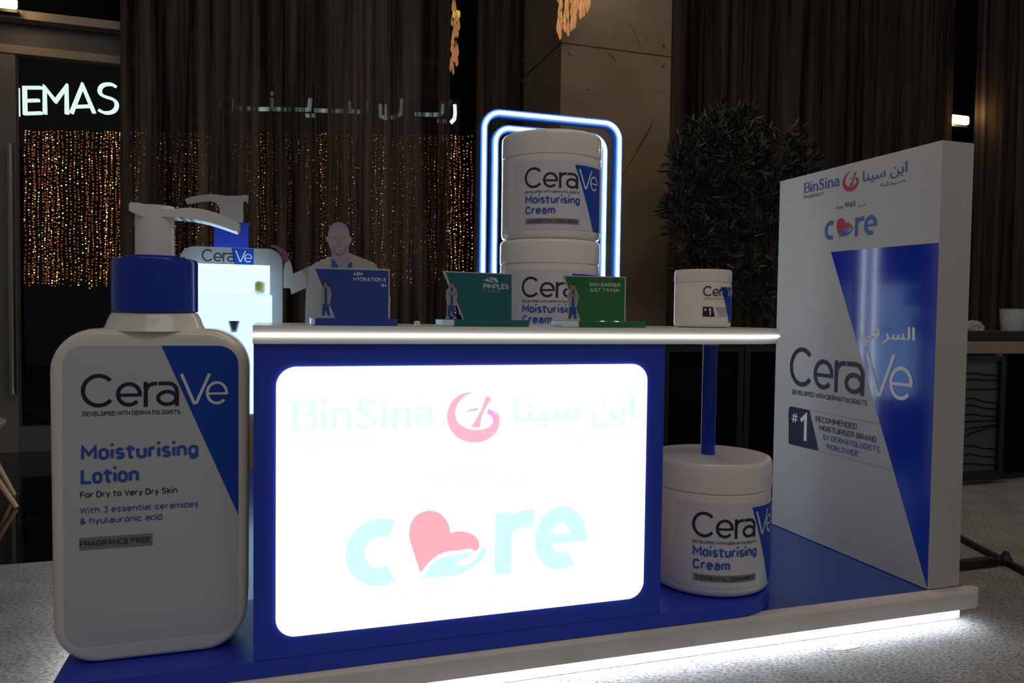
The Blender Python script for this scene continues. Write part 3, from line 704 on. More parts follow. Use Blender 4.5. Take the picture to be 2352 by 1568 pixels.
def pendant(x0, x1, ytop, ybot, Y, n, label, seed, xcut=None):
    rnd = random.Random(seed); a = aty((x0, ytop), Y); b = aty((x1, ybot), Y); t = thing('chandelier_or_reflection', label, 'chandelier', ((a.x+b.x)/2, Y, a.z))
    mb = MB()
    for i in range(n):
        u = rnd.random(); x = a.x+(b.x-a.x)*u; low = b.z+(a.z-b.z)*(.05+.40*u*u)
        z = low+(a.z+.35-low)*rnd.random(); s = rnd.uniform(.75, 1.25); L = .16*s; r_ = .017*s; y = Y+rnd.uniform(-.12, .12)
        mb.lathe([(.001, z), (r_*.8, z+L*.14), (r_, z+L*.3), (r_*.55, z+L*.6), (.001, z+L)], (x, y), 6, sy=.4)
    mb.build('glass_drops', 'amber', t, smooth=60)
    MB().tube([((a.x+b.x)/2, Y, a.z+.3), ((a.x+b.x)/2, Y, 5.6)], .008, 6).build('cord', 'black', t)
    return t
pendant(1292, 1344, 0, 96, 5.8, 95, 'amber glass drops standing in for a chandelier reflection on the marble column', 2)  # drops modelled in place of a reflection in the polished column face
pendant(1040, 1052, 60, 182, 8.2, 26, 'amber glass drop chandelier seen through the curtain gap', 9)

# ================================================================== PLATFORM
PX0, PX1, PY0, PY1 = -.606, 2.735, 2.335, 5.95
plat = thing('display_platform', 'low blue platform with ivory front trim and a lit skirt on the grey carpet', 'platform', (1.05, 4.1, 0))
MB().box(PX0+.03, PX1, PY0+.048, PY1, .088, .15).build('deck', 'blue_deck', plat)
MB().box(PX0, PX0+.03, PY0+.048, PY1, .06, .153).build('side_trim', 'edge_wood', plat)
# front trim: bevelled top rail with a rounded right end
tp = [(PY0-.005, .075), (PY0-.005, .138), (PY0+.008, .152), (PY0+.047, .152), (PY0+.047, .075)]
mb = MB().prism(tp, PX0, PX1+.02, axis='x')
mb.build('front_trim', 'trim', plat, bevel=.004)
MB().lathe([(.022, .078), (.024, .08), (.024, .140), (.022, .152), (.001, .153)], (PX1+.022, PY0+.022), 24).build('trim_end_cap', 'trim', plat, smooth=50)
MB().box(PX0+.06, PX1+.02, PY0+.075, PY0+.09, 0.002, .075).build('skirt', 'skirt', plat)
MB().box(PX1+.005, PX1+.02, PY0+.09, PY1-.05, 0.002, .06).box(PX0+.06, PX0+.075, PY0+.09, PY1-.05, .002, .06).box(PX0+.06, PX1-.02, PY1-.07, PY1-.055, .002, .06).build('skirt', 'skirt', plat)
MB().box(PX0+.1, PX1+.01, PY0+.052, PY0+.064, .067, .074).build('led_strip', 'led', plat)
MB().box(PX0+.03, PX0+.045, PY0+.1, PY1-.1, .045, .057).build('led_strip', 'led', plat)

# ================================================================== COUNTER
CX0, CX1, CFY = -.047, 1.308, 2.345
def stadium(x0, xc, yc, r, yf=None, n=24, xl=None):
    return [(x0, yc-r)]+arc(xc, yc, r, r, -90, 90, n)+[(x0, yc+r)]
ctr = thing('promotion_counter', 'blue counter with a glowing lightbox front and a white rounded-end top', 'counter', (.8, 2.6, .15))
MB().prism([(-.575, CFY), (1.63, CFY)]+arc(1.63, 2.605, .26, .26, -85, 85, 22)+[(1.63, 2.865), (-.575, 2.865)], .1545, .2045).build('plinth', 'blue_panel', ctr, smooth=30)
MB().box(CX0, CX1, CFY+.0105, 2.84, .206, 1.1525).build('body', 'trim', ctr)
MB().box(CX0, CX1, CFY+.0005, CFY+.010, .206, 1.1525).build('front_panel', 'blue_panel', ctr)
MB().prism([(-.049, 2.334)]+[(1.63, 2.334)]+arc(1.63, 2.605, .271, .271, -85, 85, 24)+[(1.63, 2.876), (-.049, 2.876)], 1.1535, 1.208).build('countertop', 'white_gloss', ctr, smooth=30)
L, Rr = offset_pair([(-.049, 2.332)]+[(1.63, 2.332)]+arc(1.63, 2.605, .273, .273, -85, 20, 20), .006)
mb = MB(); rings = []
for a, b in zip(L, Rr): rings.append([(a.x, a.y, 1.1765), (b.x, b.y, 1.1765), (b.x, b.y, 1.1825), (a.x, a.y, 1.1825)])
mb.rings(rings); mb.build('led_strip', 'led_warm', ctr)
# lightbox with its print
g = PY(CFY-.006)
p0 = g(634, 860); p1 = g(1480, 836); p2 = g(1477, 1372)
MB().prism(rrect(.0165, 1.2385, .271, 1.085, .058, 10), CFY-.006, CFY+.0002, axis='y').build('lightbox', 'lit_white', ctr)
lb = Art(); z6 = zoomed(PY(CFY-.007), 2.3756, 620, 820)
lb.serif(*b3(z6, (112, 403), (112, 238), (890, 300)), 'lit_pale')
lb.text('PHARMACY', *b3(z6, (122, 497), (122, 442), (572, 460)), 'lit_paler', .12)
emblem(lb, z6, 'lit_rose', 'lit_magenta')
x0, zlo = z6(1330, 398); x1, zhi = z6(1990, 204)
lb.font('\uFE8E\uFEE8\uFEF4\uFEB3 \uFEE6\uFE91\uFE8D', x0, zlo, x1, zhi, 'lit_pale', bold=.004)
x0, zlo = z6(1608, 455); x1, zhi = z6(1974, 388)
lb.font('\uFE94\uFEF4\uFEDF\uFEAA\uFEF4\u0640\uFEBB', x0, zlo, x1, zhi, 'lit_pale', bold=.001)
lb.text('Since', *b3(z6, (848, 692), (848, 660), (965, 680)), 'lit_paler', .13)
lb.text('1965', *b3(z6, (1003, 684), (1003, 616), (1215, 650)), 'lit_paler', .17)
x0, zlo = z6(1250, 690); x1, zhi = z6(1392, 640)
lb.font('\uFEAC\uFEE8\u0640\uFEE3', x0, zlo, x1, zhi, 'lit_paler')
lb.poly([z6(*p) for p in HEART], 'lit_pink', 2); lb.poly([z6(*p) for p in HAND], 'lit_cyan', 2.4)
def fatletter(a, ch, g_, bx, m, wt, lay=2):
    """heavy rounded lowercase letter in a box (left, right, top, bottom) of measured points"""
    l = g_(bx[0], (bx[2]+bx[3])/2)[0]; r = g_(bx[1], (bx[2]+bx[3])/2)[0]; t = g_((bx[0]+bx[1])/2, bx[2])[1]; b = g_((bx[0]+bx[1])/2, bx[3])[1]
    W = wt*(t-b); x0, x1, y0, y1 = l+W/2, r-W/2, b+W/2, t-W/2; cx, cy, rx, ry = (x0+x1)/2, (y0+y1)/2, (x1-x0)/2, (y1-y0)/2
    if ch == 'c':
        rx *= 1.28; cx = x0+rx
        a.stroke(arc(cx, cy, rx, ry, 62, 298, 36), W, m, lay)
    elif ch == 'e':
        a.stroke(arc(cx, cy, rx, ry, -8, 302, 40), W, m, lay); a.stroke([(cx-rx, cy-.02*ry), (cx+rx+W/2, cy-.02*ry)], W*.55, m, lay+.2)
    else:
        a.stroke([(x0, b), (x0, t-W*.10)], W, m, lay)
        ax2 = x1-x0+W*.30
        a.stroke(arc(x0+ax2, cy+ry*.30, ax2, (t-W/2)-(cy+ry*.30), 178, 84, 14), W*.98, m, lay+.2)
fatletter(lb, 'c', z6, (413, 724, 882, 1250), 'lit_cyan', .27)
fatletter(lb, 'r', z6, (1228, 1442, 835, 1177), 'lit_cyan', .27)
fatletter(lb, 'e', z6, (1446, 1727, 815, 1157), 'lit_cyan', .265)
u0, vb = z6(705, 1345); _, vt = z6(705, 1291); u1, _ = z6(1468, 1275)
lb.text('R E W A R D S', u0, vb, u1, vt, 'lit_paler', .07, track=90)
lb.laid('lightbox_print', on_y(CFY-.006, .0004), ctr)
# blue support pole from the big jar up to the counter top
PC = (1.655, 2.61)
MB().lathe([(.028, .7085), (.028, 1.140)], PC, 32).build('support_pole', 'blue_gloss', ctr, smooth=40)
MB().lathe([(.034, 1.138), (.034, 1.1535)], PC, 32).build('pole_collar', 'collar', ctr, smooth=40)

# ================================================================== CREAM JARS
def jar_label(r, H, full=True):
    k = H/.4775; a = Art(); U = lambda ph: ph*r
    a.poly([(U(-.29), .04*k), (U(1.95), .04*k), (U(1.95), .34*k), (U(-.29), .34*k)], 'jar_label', 1)
    a.poly([(U(.976), .3245*k), (U(1.471), .04*k), (U(1.76), .04*k), (U(1.76), .3245*k)], 'blue_print', 2)
    a.logo(0, .2185*k, U(1.607), .311*k, lay=3)
    a.text('DEVELOPED WITH DERMATOLOGISTS', U(.01), .1975*k, U(1.085), .2075*k, 'ink_black', .16, 3)
    a.text('Moisturising', U(.015), .1515*k, U(1.094), .1875*k, 'ink_blue', .195, 3)
    a.text('Cream', U(.019), .1055*k, U(.604), .1405*k, 'ink_blue', .195, 3)
    a.poly([(U(.03), .0625*k), (U(1.085), .0625*k), (U(1.085), .088*k), (U(.03), .088*k)], 'ink_grey', 2)
    a.text('3 ESSENTIAL CERAMIDES', U(.075), .0685*k, U(1.04), .082*k, 'ink_black', .15, 3)
    return a
def wrap(r, step=.0006): return lambda u, v, h: ((r+.0008+step*h)*math.sin(u/r), -(r+.0008+step*h)*math.cos(u/r), v)
def make_jar(name, label, loc, r, H, ph0, art, group=None):
    t = thing(name, label, 'jar', (0, 0, 0), group)
    zl = H*.775; zs = H*.035
    MB().lathe([(r*.80, .0), (r*.86, .001), (r*.93, H*.012), (r*.975, H*.032), (r*.99, H*.06), (r*.992, zl-.004), (r*.975, zl)], n=96).build('body', 'jar_white', t, smooth=35)
    MB().lathe([(r*.975, zl+.0005), (r*.998, zl+.004), (r, zl+.01), (r*.998, H-.02), (r*.992, H-.008), (r*.97, H-.001), (r*.94, H), (.002, H)], n=96).build('lid', 'jar_white', t, smooth=35)
    art.laid('label', wrap(r*.992), t, du=r*.09)
    t.location = loc; t.rotation_euler = (0, 0, ph0)
    return t
def copy_thing(src, label, loc, rz=None, group=None):
    r = src.copy(); COL.objects.link(r); r.location = loc
    if rz is not None: r.rotation_euler = (0, 0, rz)
    r['label'] = label
    if group: r['group'] = group
    for ch in list(src.children):
        c = ch.copy(); COL.objects.link(c); c.parent = r
        for g_ in ch.children:
            d = g_.copy(); COL.objects.link(d); d.parent = c
    return r
JH = .4775
j0 = make_jar('cream_jar', 'giant white cream jar at the top of the stack inside the neon arches', (1.246, 3.335, .1512+3*JH), .232, JH, -.88, jar_label(.232, JH), 'stacked giant cream jars')
copy_thing(j0, 'second giant white cream jar from the top, its label half hidden by the display cards', (1.240, 3.325, .1509+2*JH), -.90)
copy_thing(j0, 'giant white cream jar hidden behind the counter, third from the top of the stack', (1.243, 3.330, .1506+JH), -.88)
copy_thing(j0, 'giant white cream jar hidden behind the counter, lowest of the stack', (1.243, 3.330, .1503), -.88)
make_jar('cream_jar', 'giant white cream jar on the blue plinth under the counter end, below the pole', (1.668, 2.608, .205), .232, .502, -.835, jar_label(.232, .502))
# small jar on the counter
rs_ = .11; a = Art()
U = lambda ph: ph*rs_
a.poly([(U(.62), .155), (U(1.42), .155), (U(1.42), .02), (U(1.12), .02)], 'blue_print', 1)
a.logo(0, .119, U(1.376), .158, lay=3)
a.text('DEVELOPED WITH DERMATOLOGISTS', U(.01), .108, U(.9), .1125, 'ink_black', .15, 3)
a.poly([(U(0), .042), (U(.36), .042), (U(.41), .043), (U(.33), .079), (U(0), .079)], 'ink_navy', 2)
a.text('#', U(.04), .062, U(.12), .074, 'ink_white', .14, 3); a.text('1', U(.17), .046, U(.27), .074, 'ink_white', .2, 3)
a.stroke([(U(.36), .079), (U(1.05), .079)], .0006, 'ink_line', 2); a.stroke([(U(.36), .042), (U(1.1), .042)], .0006, 'ink_line', 2)
for i, (s_, w0, w1, cm) in enumerate((('RECOMMENDED', .43, .88, 'ink_black'), ('MOISTURISER BRAND', .47, 1.02, 'ink_black'), ('BY DERMATOLOGISTS', .52, 1.06, 'ink_violet'), ('WORLDWIDE', .57, .9, 'ink_violet'))):
    a.text(s_, U(w0), .0705-i*.0085, U(w1), .0765-i*.0085, cm, .13, 3)
make_jar('cream_jar', 'small white cream jar standing on the right end of the counter top', (1.613, 2.606, 1.2085), .11, .222, -.533, a)

# ================================================================== NEON ARCHES
def arch(label, pl, pr, tl, tr, rad, Y, name='neon_arch'):
    g_ = PY(Y); x0 = g_(*pl)[0]; x1 = g_(*pr)[0]; zt = (g_(*tl)[1]+g_(*tr)[1])/2
    path = [(x0, .155)]+arc(x0+rad, zt-rad, rad, rad, 180, 90, 12)+arc(x1-rad, zt-rad, rad, rad, 90, 0, 12)+[(x1, .155)]
    t = thing(name, label, 'neon arch', ((x0+x1)/2, Y, .15), 'neon arches')
    mbn = MB().sweep_rect(path, .036, Y+.004, Y+.055)
    mbn.build('frame', 'neon_body', t, smooth=40)
    MB().box(x0-.05, x0+.05, Y-.05, Y+.11, .151, .156).build('base_plate', 'neon_body', t)
    MB().box(x1-.05, x1+.05, Y-.05, Y+.11, .151, .156).build('base_plate', 'neon_body', t)
    MB().tube([(x, Y-.004, z) for x, z in [(path[0][0], .165)]+path[1:-1]+[(path[-1][0], .165)]], .0082, 10).build('neon_tube', 'neon', t, smooth=60)
    return t
arch('taller outer arch of white neon tube around the stacked jars', (1111, 450), (1421, 450), (1160, 257), (1380, 283), .085, 3.66)
arch('smaller inner arch of white neon tube close behind the stacked jars', (1137, 450), (1388, 450), (1175, 297), (1355, 310), .075, 3.66)

# ================================================================== LOTION BOTTLE (giant prop)
BY = 2.458
bot = thing('lotion_bottle', 'giant white pump bottle of moisturising lotion with a blue cap left of the counter', 'bottle', (-.343, 2.66, .2045))
gb = PY(BY)
def bottle_outline(inset, n=10):
    # rounded body outline (x,z) with slightly bowed sides
    x0, x1, z0, z1_ = -.612+inset, -.058-inset, .206+inset*.55, 1.192-inset; P = []
    r = .122-inset*.5
    for x, z in rrect(x0, x1, z0, z1_, r, n):
        t = (z-.206)/(.987); cxx = -.335; k = 1-.045*(1-t)**2-.03*t**3
        P.append((cxx+(x-cxx)*k, z))
    return P
prof = [(.030, 0), (.018, .0015), (.009, .006), (.003, .015), (0, .032), (0, .208), (.003, .225), (.009, .234), (.018, .2385), (.030, .24)]
rings = []
for ins, dy in prof: rings.append([(x, BY+dy, z) for x, z in bottle_outline(ins)])
MB().rings(rings).build('body', 'cream_gloss', bot, smooth=50)
bcx, bcy = -.340, BY+.12
cap_t = aty((368, 590), bcy-.12).z; cap_b = aty((368, 722), bcy-.12).z
capr = .123
MB().lathe([(capr*1.20, 1.185), (capr*1.13, 1.20), (capr*1.06, cap_b-.012), (capr*.99, cap_b+.004), (capr*.9, cap_b+.006)], (bcx, bcy), 64, sy=.93).build('neck', 'cream_gloss', bot, smooth=40)
MB().lathe([(capr*.97, cap_b+.006), (capr, cap_b+.010), (capr, cap_t-.012), (capr*.975, cap_t-.003), (capr*.93, cap_t), (capr*.70, cap_t+.001), (capr*.70, cap_t+.008), (.01, cap_t+.009)], (bcx, bcy), 72).build('cap', 'blue_gloss', bot, smooth=35)
stem_t = aty((370, 490), bcy).z
sr = .056
pm = MB().lathe([(sr*1.02, cap_t+.008), (sr, stem_t+.02)], (bcx, bcy), 48)
pump = pm.build('pump', 'white_gloss', bot, smooth=35)
ze = zoomed(PY(bcy), 3.336, 250, 430)
top = [(176, 150), (185, 132), (240, 134), (300, 148), (360, 165), (430, 179), (500, 182), (560, 176), (620, 172), (690, 177), (760, 190), (830, 210), (900, 238), (960, 268), (1006, 292)]
low = [(1002, 330), (988, 351), (960, 344), (900, 322), (830, 298), (760, 278), (690, 262), (620, 250), (550, 243), (430, 240), (300, 240), (262, 235), (235, 222), (178, 196)]
MB().prism([ze(*p) for p in reversed(top+low)], bcy-.052, bcy+.052, axis='y').build('nozzle', 'white_gloss', pump, bevel=.006)
# front label
la = Art(); zb = zoomed(PY(BY-.0006), 1.806, 0, 700)
L0, R0, T0, B0 = zb(260, 700)[0], zb(989, 700)[0], zb(600, 169)[1], zb(600, 1392)[1]
RR = zb(355, 700)[0]-L0
la.poly(rrect(L0, R0, B0, T0, RR, 10), 'label', 1)
tx = zb(670, 170)[0]; ax_, az_ = zb(986, 872)
la.poly([(tx, T0)]+[(R0, az_)]+[(p[0], p[1]) for p in arc(R0-RR, T0-RR, RR, RR, 0, 90, 10)], 'blue_print', 2)
la.logo(*b3(zb, (337, 428), (337, 285), (946, 380)), lay=3)
la.text('DEVELOPED WITH DERMATOLOGISTS', *b3(zb, (343, 461), (343, 443), (749, 450)), 'ink_black', .15, 3)
la.text('Moisturising', *b3(zb, (336, 646), (336, 582), (823, 620)), 'ink_blue', .195, 3)
la.text('Lotion', *b3(zb, (335, 744), (335, 680), (577, 700)), 'ink_blue', .195, 3)
la.text('For Dry to Very Dry Skin', *b3(zb, (333, 801), (333, 775), (736, 780)), 'ink_black', .15, 3)
la.text('With 3 essential ceramides', *b3(zb, (332, 866), (332, 840), (823, 850)), 'ink_violet', .14, 3)
la.text('& hyulauronic acid', *b3(zb, (332, 911), (332, 884), (673, 900)), 'ink_violet', .14, 3)
x0, zt_ = zb(328, 967); x1 = zb(634, 980)[0]; zlo_ = zb(328, 1019)[1]
la.poly([(x0, zlo_), (x1, zlo_), (x1, zt_), (x0, zt_)], 'ink_grey', 2)
la.text('FRAGRANCE FREE', *b3(zb, (333, 1003), (333, 980), (625, 990)), 'ink_black', .15, 3)
la.laid('label', on_y(BY, .0006), bot)

# ================================================================== DISPLAY CARDS ON THE COUNTER
def card(label, zf, Y, outline, inner, base, m, texts, fig, white_left=None):
    gg = lambda x, y: zf(x, y)
    B = [gg(*p) for p in base]; bx0, bx1 = B[0][0], B[1][0]; bz0, bz1 = 1.2085, B[0][1]
    t = thing('display_card', label, 'display card', ((bx0+bx1)/2, Y+.05, 1.2085))
    MB().box(bx0, bx1, Y, Y+.11, bz0, bz1).build('base', m, t, bevel=.0015)
    if white_left:
        wx = gg(*white_left)[0]
        MB().box(bx0-.0006, wx, Y-.0008, Y+.0, bz0+.001, bz1-.0005).build('base_end_label', 'pale_face', t)
    O = [gg(*p) for p in outline]; O = [(x, max(z, bz1)) for x, z in O]
    MB().prism(list(reversed(O)), Y+.012, Y+.017, axis='y').build('card', 'card_edge', t)
    a = Art(); I = [gg(*p) for p in inner]; a.poly([(x, max(z, bz1+.0005)) for x, z in I], m, 1)
    for s_, BL, TL, Rt, cm, wt in texts: a.text(s_, *b3(gg, BL, TL, Rt), cm, wt, 2)
    a.laid('card_print', on_y(Y+.012, .0004), t)
    fa = Art(); sil = []
    for P, cm, ly in fig:
        fa.poly([gg(*p) for p in P], cm, ly)
    fa_o = fa.laid('figure_print', on_y(Y+.004, .0003), t)
    # thin board behind the printed figure
    xs = [gg(*p) for P, cm, ly in fig[:1] for p in P]
    MB().prism(list(reversed(xs)), Y+.0042, Y+.0116, axis='y').build('figure_board', 'card_edge', t)
    return t
z_b = zoomed(PY(2.40), 5.2275, 600, 480)
def figure(x, y, s, hair=True, cross=False, lean=0):
    """small printed figure in a lab coat; x,y = top of head, s = height in measuring units"""
    q = lambda a, b: (x+a*s*.86+lean*b*s, y+b*s)
    F_ = [([q(-.035, 0), q(.05, 0), q(.075, .04), (q(.07, .14)), q(.14, .2), q(.20, .35), q(.17, .5), q(.14, .64), q(.10, .68), q(.12, .8), q(.17, .97), q(.08, 1), q(.02, .86), q(-.06, 1), q(-.15, .99), q(-.12, .9), q(-.10, .7), q(-.12, .5), q(-.15, .42), q(-.13, .22), q(-.05, .15), q(-.06, .04)], 'coat', 1),
          ([q(-.09, .63), q(.11, .63), q(.12, .8), q(.16, .95), q(.09, .96), q(.01, .80), q(-.05, .96), q(-.11, .95), q(-.10, .8)], 'scrub', 2),
          ([q(-.03, .18), q(.05, .18), q(.05, .63), q(-.02, .63)], 'scrub', 3),
          ([q(-.04, .0), q(.05, .0), q(.075, .04), q(.068, .12), q(.045, .165), q(.0, .17), q(-.045, .14), q(-.06, .05)], 'skin', 4),
          ([q(.09, .955), q(.16, .95), q(.18, .985), q(.09, 1)], 'shoe', 4), ([q(-.12, .955), q(-.05, .955), q(-.05, .995), q(-.15, .99)], 'shoe', 4.5)]
    if hair: F_.append(([q(-.05, .14), q(-.065, .05), q(-.03, -.005), q(.04, -.005), q(.075, .05), q(.07, .15), q(.045, .13), q(.04, .05), q(0, .03), q(-.03, .06), q(-.035, .14)], 'hair', 5))
    else: F_.append(([q(-.062, .06), q(-.045, -.004), q(.05, -.004), q(.078, .06), q(.05, .035), q(-.03, .035)], 'hair', 5))
    if cross: F_.append(([q(-.10, .30), q(.02, .26), q(.14, .30), q(.14, .35), q(.0, .36), q(-.10, .34)], 'coat_line', 5)); F_.append(([q(-.01, .335), q(.05, .34), q(.04, .375), q(-.02, .37)], 'skin', 6))
    return F_
card('blue hydration display card with a printed woman, leftmost card on the counter', z_b, 2.40,
     [(612, 694), (1552, 718), (1546, 1318), (880, 1310)], [(650, 712), (1536, 738), (1530, 1316), (893, 1312)], [(602, 1308), (1638, 1320)], 'blue_card',
     [('48H', (1110, 797), (1110, 749), (1224, 770), 'ink_white', .17), ('HYDRATION &', (1112, 862), (1112, 813), (1508, 840), 'ink_white', .16),
      ('A STRONGER SKIN', (1110, 893), (1110, 868), (1418, 880), 'ink_faint', .12), ('BARRIER IN JUST', (1110, 932), (1110, 905), (1420, 920), 'ink_faint', .12), ('1H', (1442, 938), (1442, 893), (1506, 920), 'ink_white', .2)],
     figure(772, 862, 440, True), white_left=(645, 1320))
z_t = zoomed(PY(2.42), 4.5231, 980, 590)
card('teal pimples display card with a printed man, middle card on the counter', z_t, 2.42,
     [(175, 143), (903, 172), (903, 658), (385, 654)], [(205, 157), (893, 180), (893, 656), (397, 654)], [(165, 648), (1065, 655)], 'teal_card',
     [('-40%', (598, 262), (598, 207), (752, 235), 'ink_white', .16), ('PIMPLES', (598, 327), (598, 274), (862, 300), 'ink_white', .16), ('IN 3 DAYS', (597, 366), (597, 335), (775, 350), 'ink_line', .10)],
     figure(262, 252, 392, False, True, -.02), white_left=(285, 655))
card('green skin barrier display card with a printed man, rightmost card on the counter', z_t, 2.42,
     [(1428, 188), (2087, 205), (2080, 668), (1606, 664)], [(1445, 200), (2074, 216), (2068, 668), (1618, 664)], [(1410, 664), (2280, 672)], 'green_card',
     [('STRENGTHEN YOUR', (1700, 250), (1700, 222), (1957, 235), 'ink_grey', .09), ('SKIN BARRIER', (1700, 303), (1700, 263), (2028, 280), 'ink_white', .16), ('IN', (2040, 305), (2040, 286), (2060, 290), 'ink_grey', .1), ('JUST 1 WASH', (1700, 358), (1700, 319), (2014, 340), 'ink_white', .16)],
     figure(1526, 277, 382, False, True, -.03), white_left=(1580, 672))
# small white clip on the counter
q = atz((958, 748), 1.2085); q = Vector((q.x, 2.42, 1.2085))
t = thing('cable_clip', 'small white plastic clip lying on the counter between blue and teal cards', 'clip', tuple(q))
MB().box(q.x-.008, q.x+.008, q.y-.008, q.y+.008, 1.209, 1.217).build('clip_foot', 'white_gloss', t, bevel=.001)
MB().lathe([(.006, 1.2165), (.011, 1.219), (.011, 1.222), (.006, 1.224), (.001, 1.2245)], (q.x-.001, q.y), 16).build('clip_head', 'white_gloss', t, smooth=40)

# ================================================================== SIDE PANEL
WX, WY0, WY1, WZ = 2.549, 2.382, 3.392, 1.965
side = thing('advertising_panel', 'tall white advertising panel with blue triangle artwork standing on the platform', 'advertising panel', (2.63, 2.88, .15))
MB().box(WX, 2.714, WY0, WY1, .1525, WZ).build('board', 'panel_white', side, bevel=.0015)
def gx(x, y):
    q = atx((x, y), WX-.0005); return (-q.y, q.z)
s2 = zoomed(gx, 2.85, 1770, 310); s3 = zoomed(gx, 2.7027, 1770, 850)
sa = Art()
bt = gx(2163, 556.5); bl_ = gx(1908.6, 578.4)
sa.poly([bl_, (-WY0-.0008, .156), (-WY0-.0008, bt[1])], 'blue_glossy_print', 1)
sa.serif(*b3(s2, (217, 382), (217, 315), (448, 330)), 'ink_bin')
sa.text('PHARMACY', *b3(s2, (219, 422), (219, 398), (346, 390)), 'ink_black', .12)
# map the emblem/heart grid onto the panel boxes
def fit(l, r, t, b, L_, R_, T_, B_):
    return lambda x, y: (l+(x-L_)/(R_-L_)*(r-l), t+(y-T_)/(B_-T_)*(b-t))
tr = fit(s2(472, 305)[0], s2(577, 300)[0], s2(535, 237)[1], s2(528, 368)[1], 967, 1254, 190, 465)
emblem(sa, tr, 'ink_red', 'ink_red')
x0, zlo = s2(603, 312)[0], s2(650, 316)[1]; x1, zhi = s2(892, 250)[0], s2(885, 172)[1]
sa.font('\uFE8E\uFEE8\uFEF4\uFEB3 \uFEE6\uFE91\uFE8D', x0, zlo, x1, zhi, 'ink_bin', bold=.0015)
x0, zlo = s2(715, 320)[0], s2(760, 335)[1]; x1, zhi = s2(883, 298)[0], s2(870, 283)[1]
sa.font('\uFE94\uFEF4\uFEDF\uFEAA\uFEF4\u0640\uFEBB', x0, zlo, x1, zhi, 'ink_bin', bold=.0005)
sa.text('Since', *b3(s2, (430, 487), (430, 467), (475, 475)), 'ink_black', .12)
sa.text('1965', *b3(s2, (484, 478), (484, 444), (557, 455)), 'ink_black', .15)
x0, zlo = s2(571, 465)[0], s2(590, 468)[1]; x1, zhi = s2(618, 455)[0], s2(600, 444)[1]
sa.font('\uFEAC\uFEE8\u0640\uFEE3', x0, zlo, x1, zhi, 'ink_black')
for ch, l, r, t_, b_ in (('c', 354, 421, 562, 686), ('r', 552, 612, 534, 662), ('e', 612, 697, 523, 655)): fatletter(sa, ch, s2, (l, r, t_, b_), 'ink_care', .22)
tr = fit(s2(432, 600)[0], s2(541, 600)[0], s2(465, 543)[1], s2(450, 674)[1], 761, 1182, 838, 1222)
sa.poly([tr(*p) for p in HEART], 'ink_red', 2); sa.poly([tr(*p) for p in HAND], 'ink_care', 2.5)
sa.text('R E W A R D S', *b3(s2, (419, 722), (419, 700), (620, 690)), 'ink_line', .08, track=70)
x0, x1 = s2(735, 1300)[0], s2(943, 1300)[0]; zlo = s2(745, 1362)[1]; zhi = s2(935, 1260)[1]
sa.font('\uFEAE\uFEB4\uFEDF\uFE8D', x0, zlo, x1, zhi, 'ink_white', bold=.003)
x0, x1 = s2(585, 1300)[0], s2(712, 1300)[0]; zlo = s2(610, 1380)[1]; zhi = s2(692, 1238)[1]
sa.font('\uFEF2\uFED3', x0, zlo, x1, zhi, 'ink_white', bold=.003)
u0 = gx(1815, 845)[0]; u1 = gx(2097, 880)[0]; v1 = gx(1856, 797)[1]; v0 = gx(1856, 891)[1]
sa.logo(u0, v0, u1, v1, lay=3)
sa.text('DEVELOPED WITH DERMATOLOGISTS', *b3(s3, (133, 147), (133, 118), (599, 205)), 'ink_black', .15, 3)
pb = [s3(*p) for p in ((112, 250), (112, 448), (118, 458), (290, 499), (298, 494), (241, 247), (128, 224), (116, 230))]
sa.poly(pb, 'ink_navy', 2)
sa.text('#', *b3(s3, (132, 325), (132, 259), (168, 300)), 'ink_white', .13, 3)
x0 = s3(180, 300)[0]; x1 = s3(226, 350)[0]; sa.text('1', x0, s3(212, 450)[1], x1, s3(212, 268)[1], 'ink_white', .14, 3)
sa.stroke([s3(241, 247), s3(683, 334)], .0035, 'ink_line', 2); sa.stroke([s3(297, 500), s3(766, 624)], .0035, 'ink_line', 2)
sa.text('RECOMMENDED', *b3(s3, (279, 317), (279, 282), (535, 350)), 'ink_black', .145, 3)
sa.text('MOISTURISER BRAND', *b3(s3, (302, 372), (302, 338), (658, 430)), 'ink_black', .145, 3)
sa.text('BY DERMATOLOGISTS', *b3(s3, (327, 430), (327, 396), (679, 490)), 'ink_violet', .14, 3)
sa.text('WORLDWIDE*', *b3(s3, (346, 487), (346, 453), (560, 520)), 'ink_violet', .14, 3)
sa.laid('panel_print', lambda u, v, h: (WX-.0006*h, -u, v), side)

# ================================================================== LIT SHELF DISPLAY AT THE BACK
DY = 5.49
gd = PY(DY)
ds = thing('light_shelf', 'glowing white lightbox shelf unit at the back of the platform beside the blue cap', 'shelf unit', (-.28, DY+.15, .15))
xl, xr = -.56, gd(620, 650)[0]; xr2 = gd(625, 690)[0]
zt_ = gd(540, 607)[1]; zs1 = gd(600, 677)[1]; zs0 = gd(600, 692)[1]; zs3 = gd(560, 764)[1]; zs2 = gd(560, 779)[1]; zb_ = gd(580, 950)[1]
MB().box(xl, xr, DY+.17, DY+.20, zb_, zt_-.012).build('back_panel', 'lit_box', ds)
MB().box(xl, xr, DY, DY+.20, zt_-.011, zt_).build('top_board', 'lit_box', ds)
MB().box(xr-.008, xr, DY+.001, DY+.168, zs1+.001, zt_-.012).build('side_board', 'lit_dim', ds)
for a_, b_ in ((zs0, zs1), (zs2, zs3)):
    MB().box(xl, xr2, DY-.01, DY+.168, a_, b_).build('shelf', 'lit_box', ds)
    MB().box(xl, xr2, DY-.014, DY-.0105, a_, a_+.004).box(xl, xr2, DY-.014, DY-.0105, b_-.004, b_).build('shelf_edge', 'lit_edge', ds)
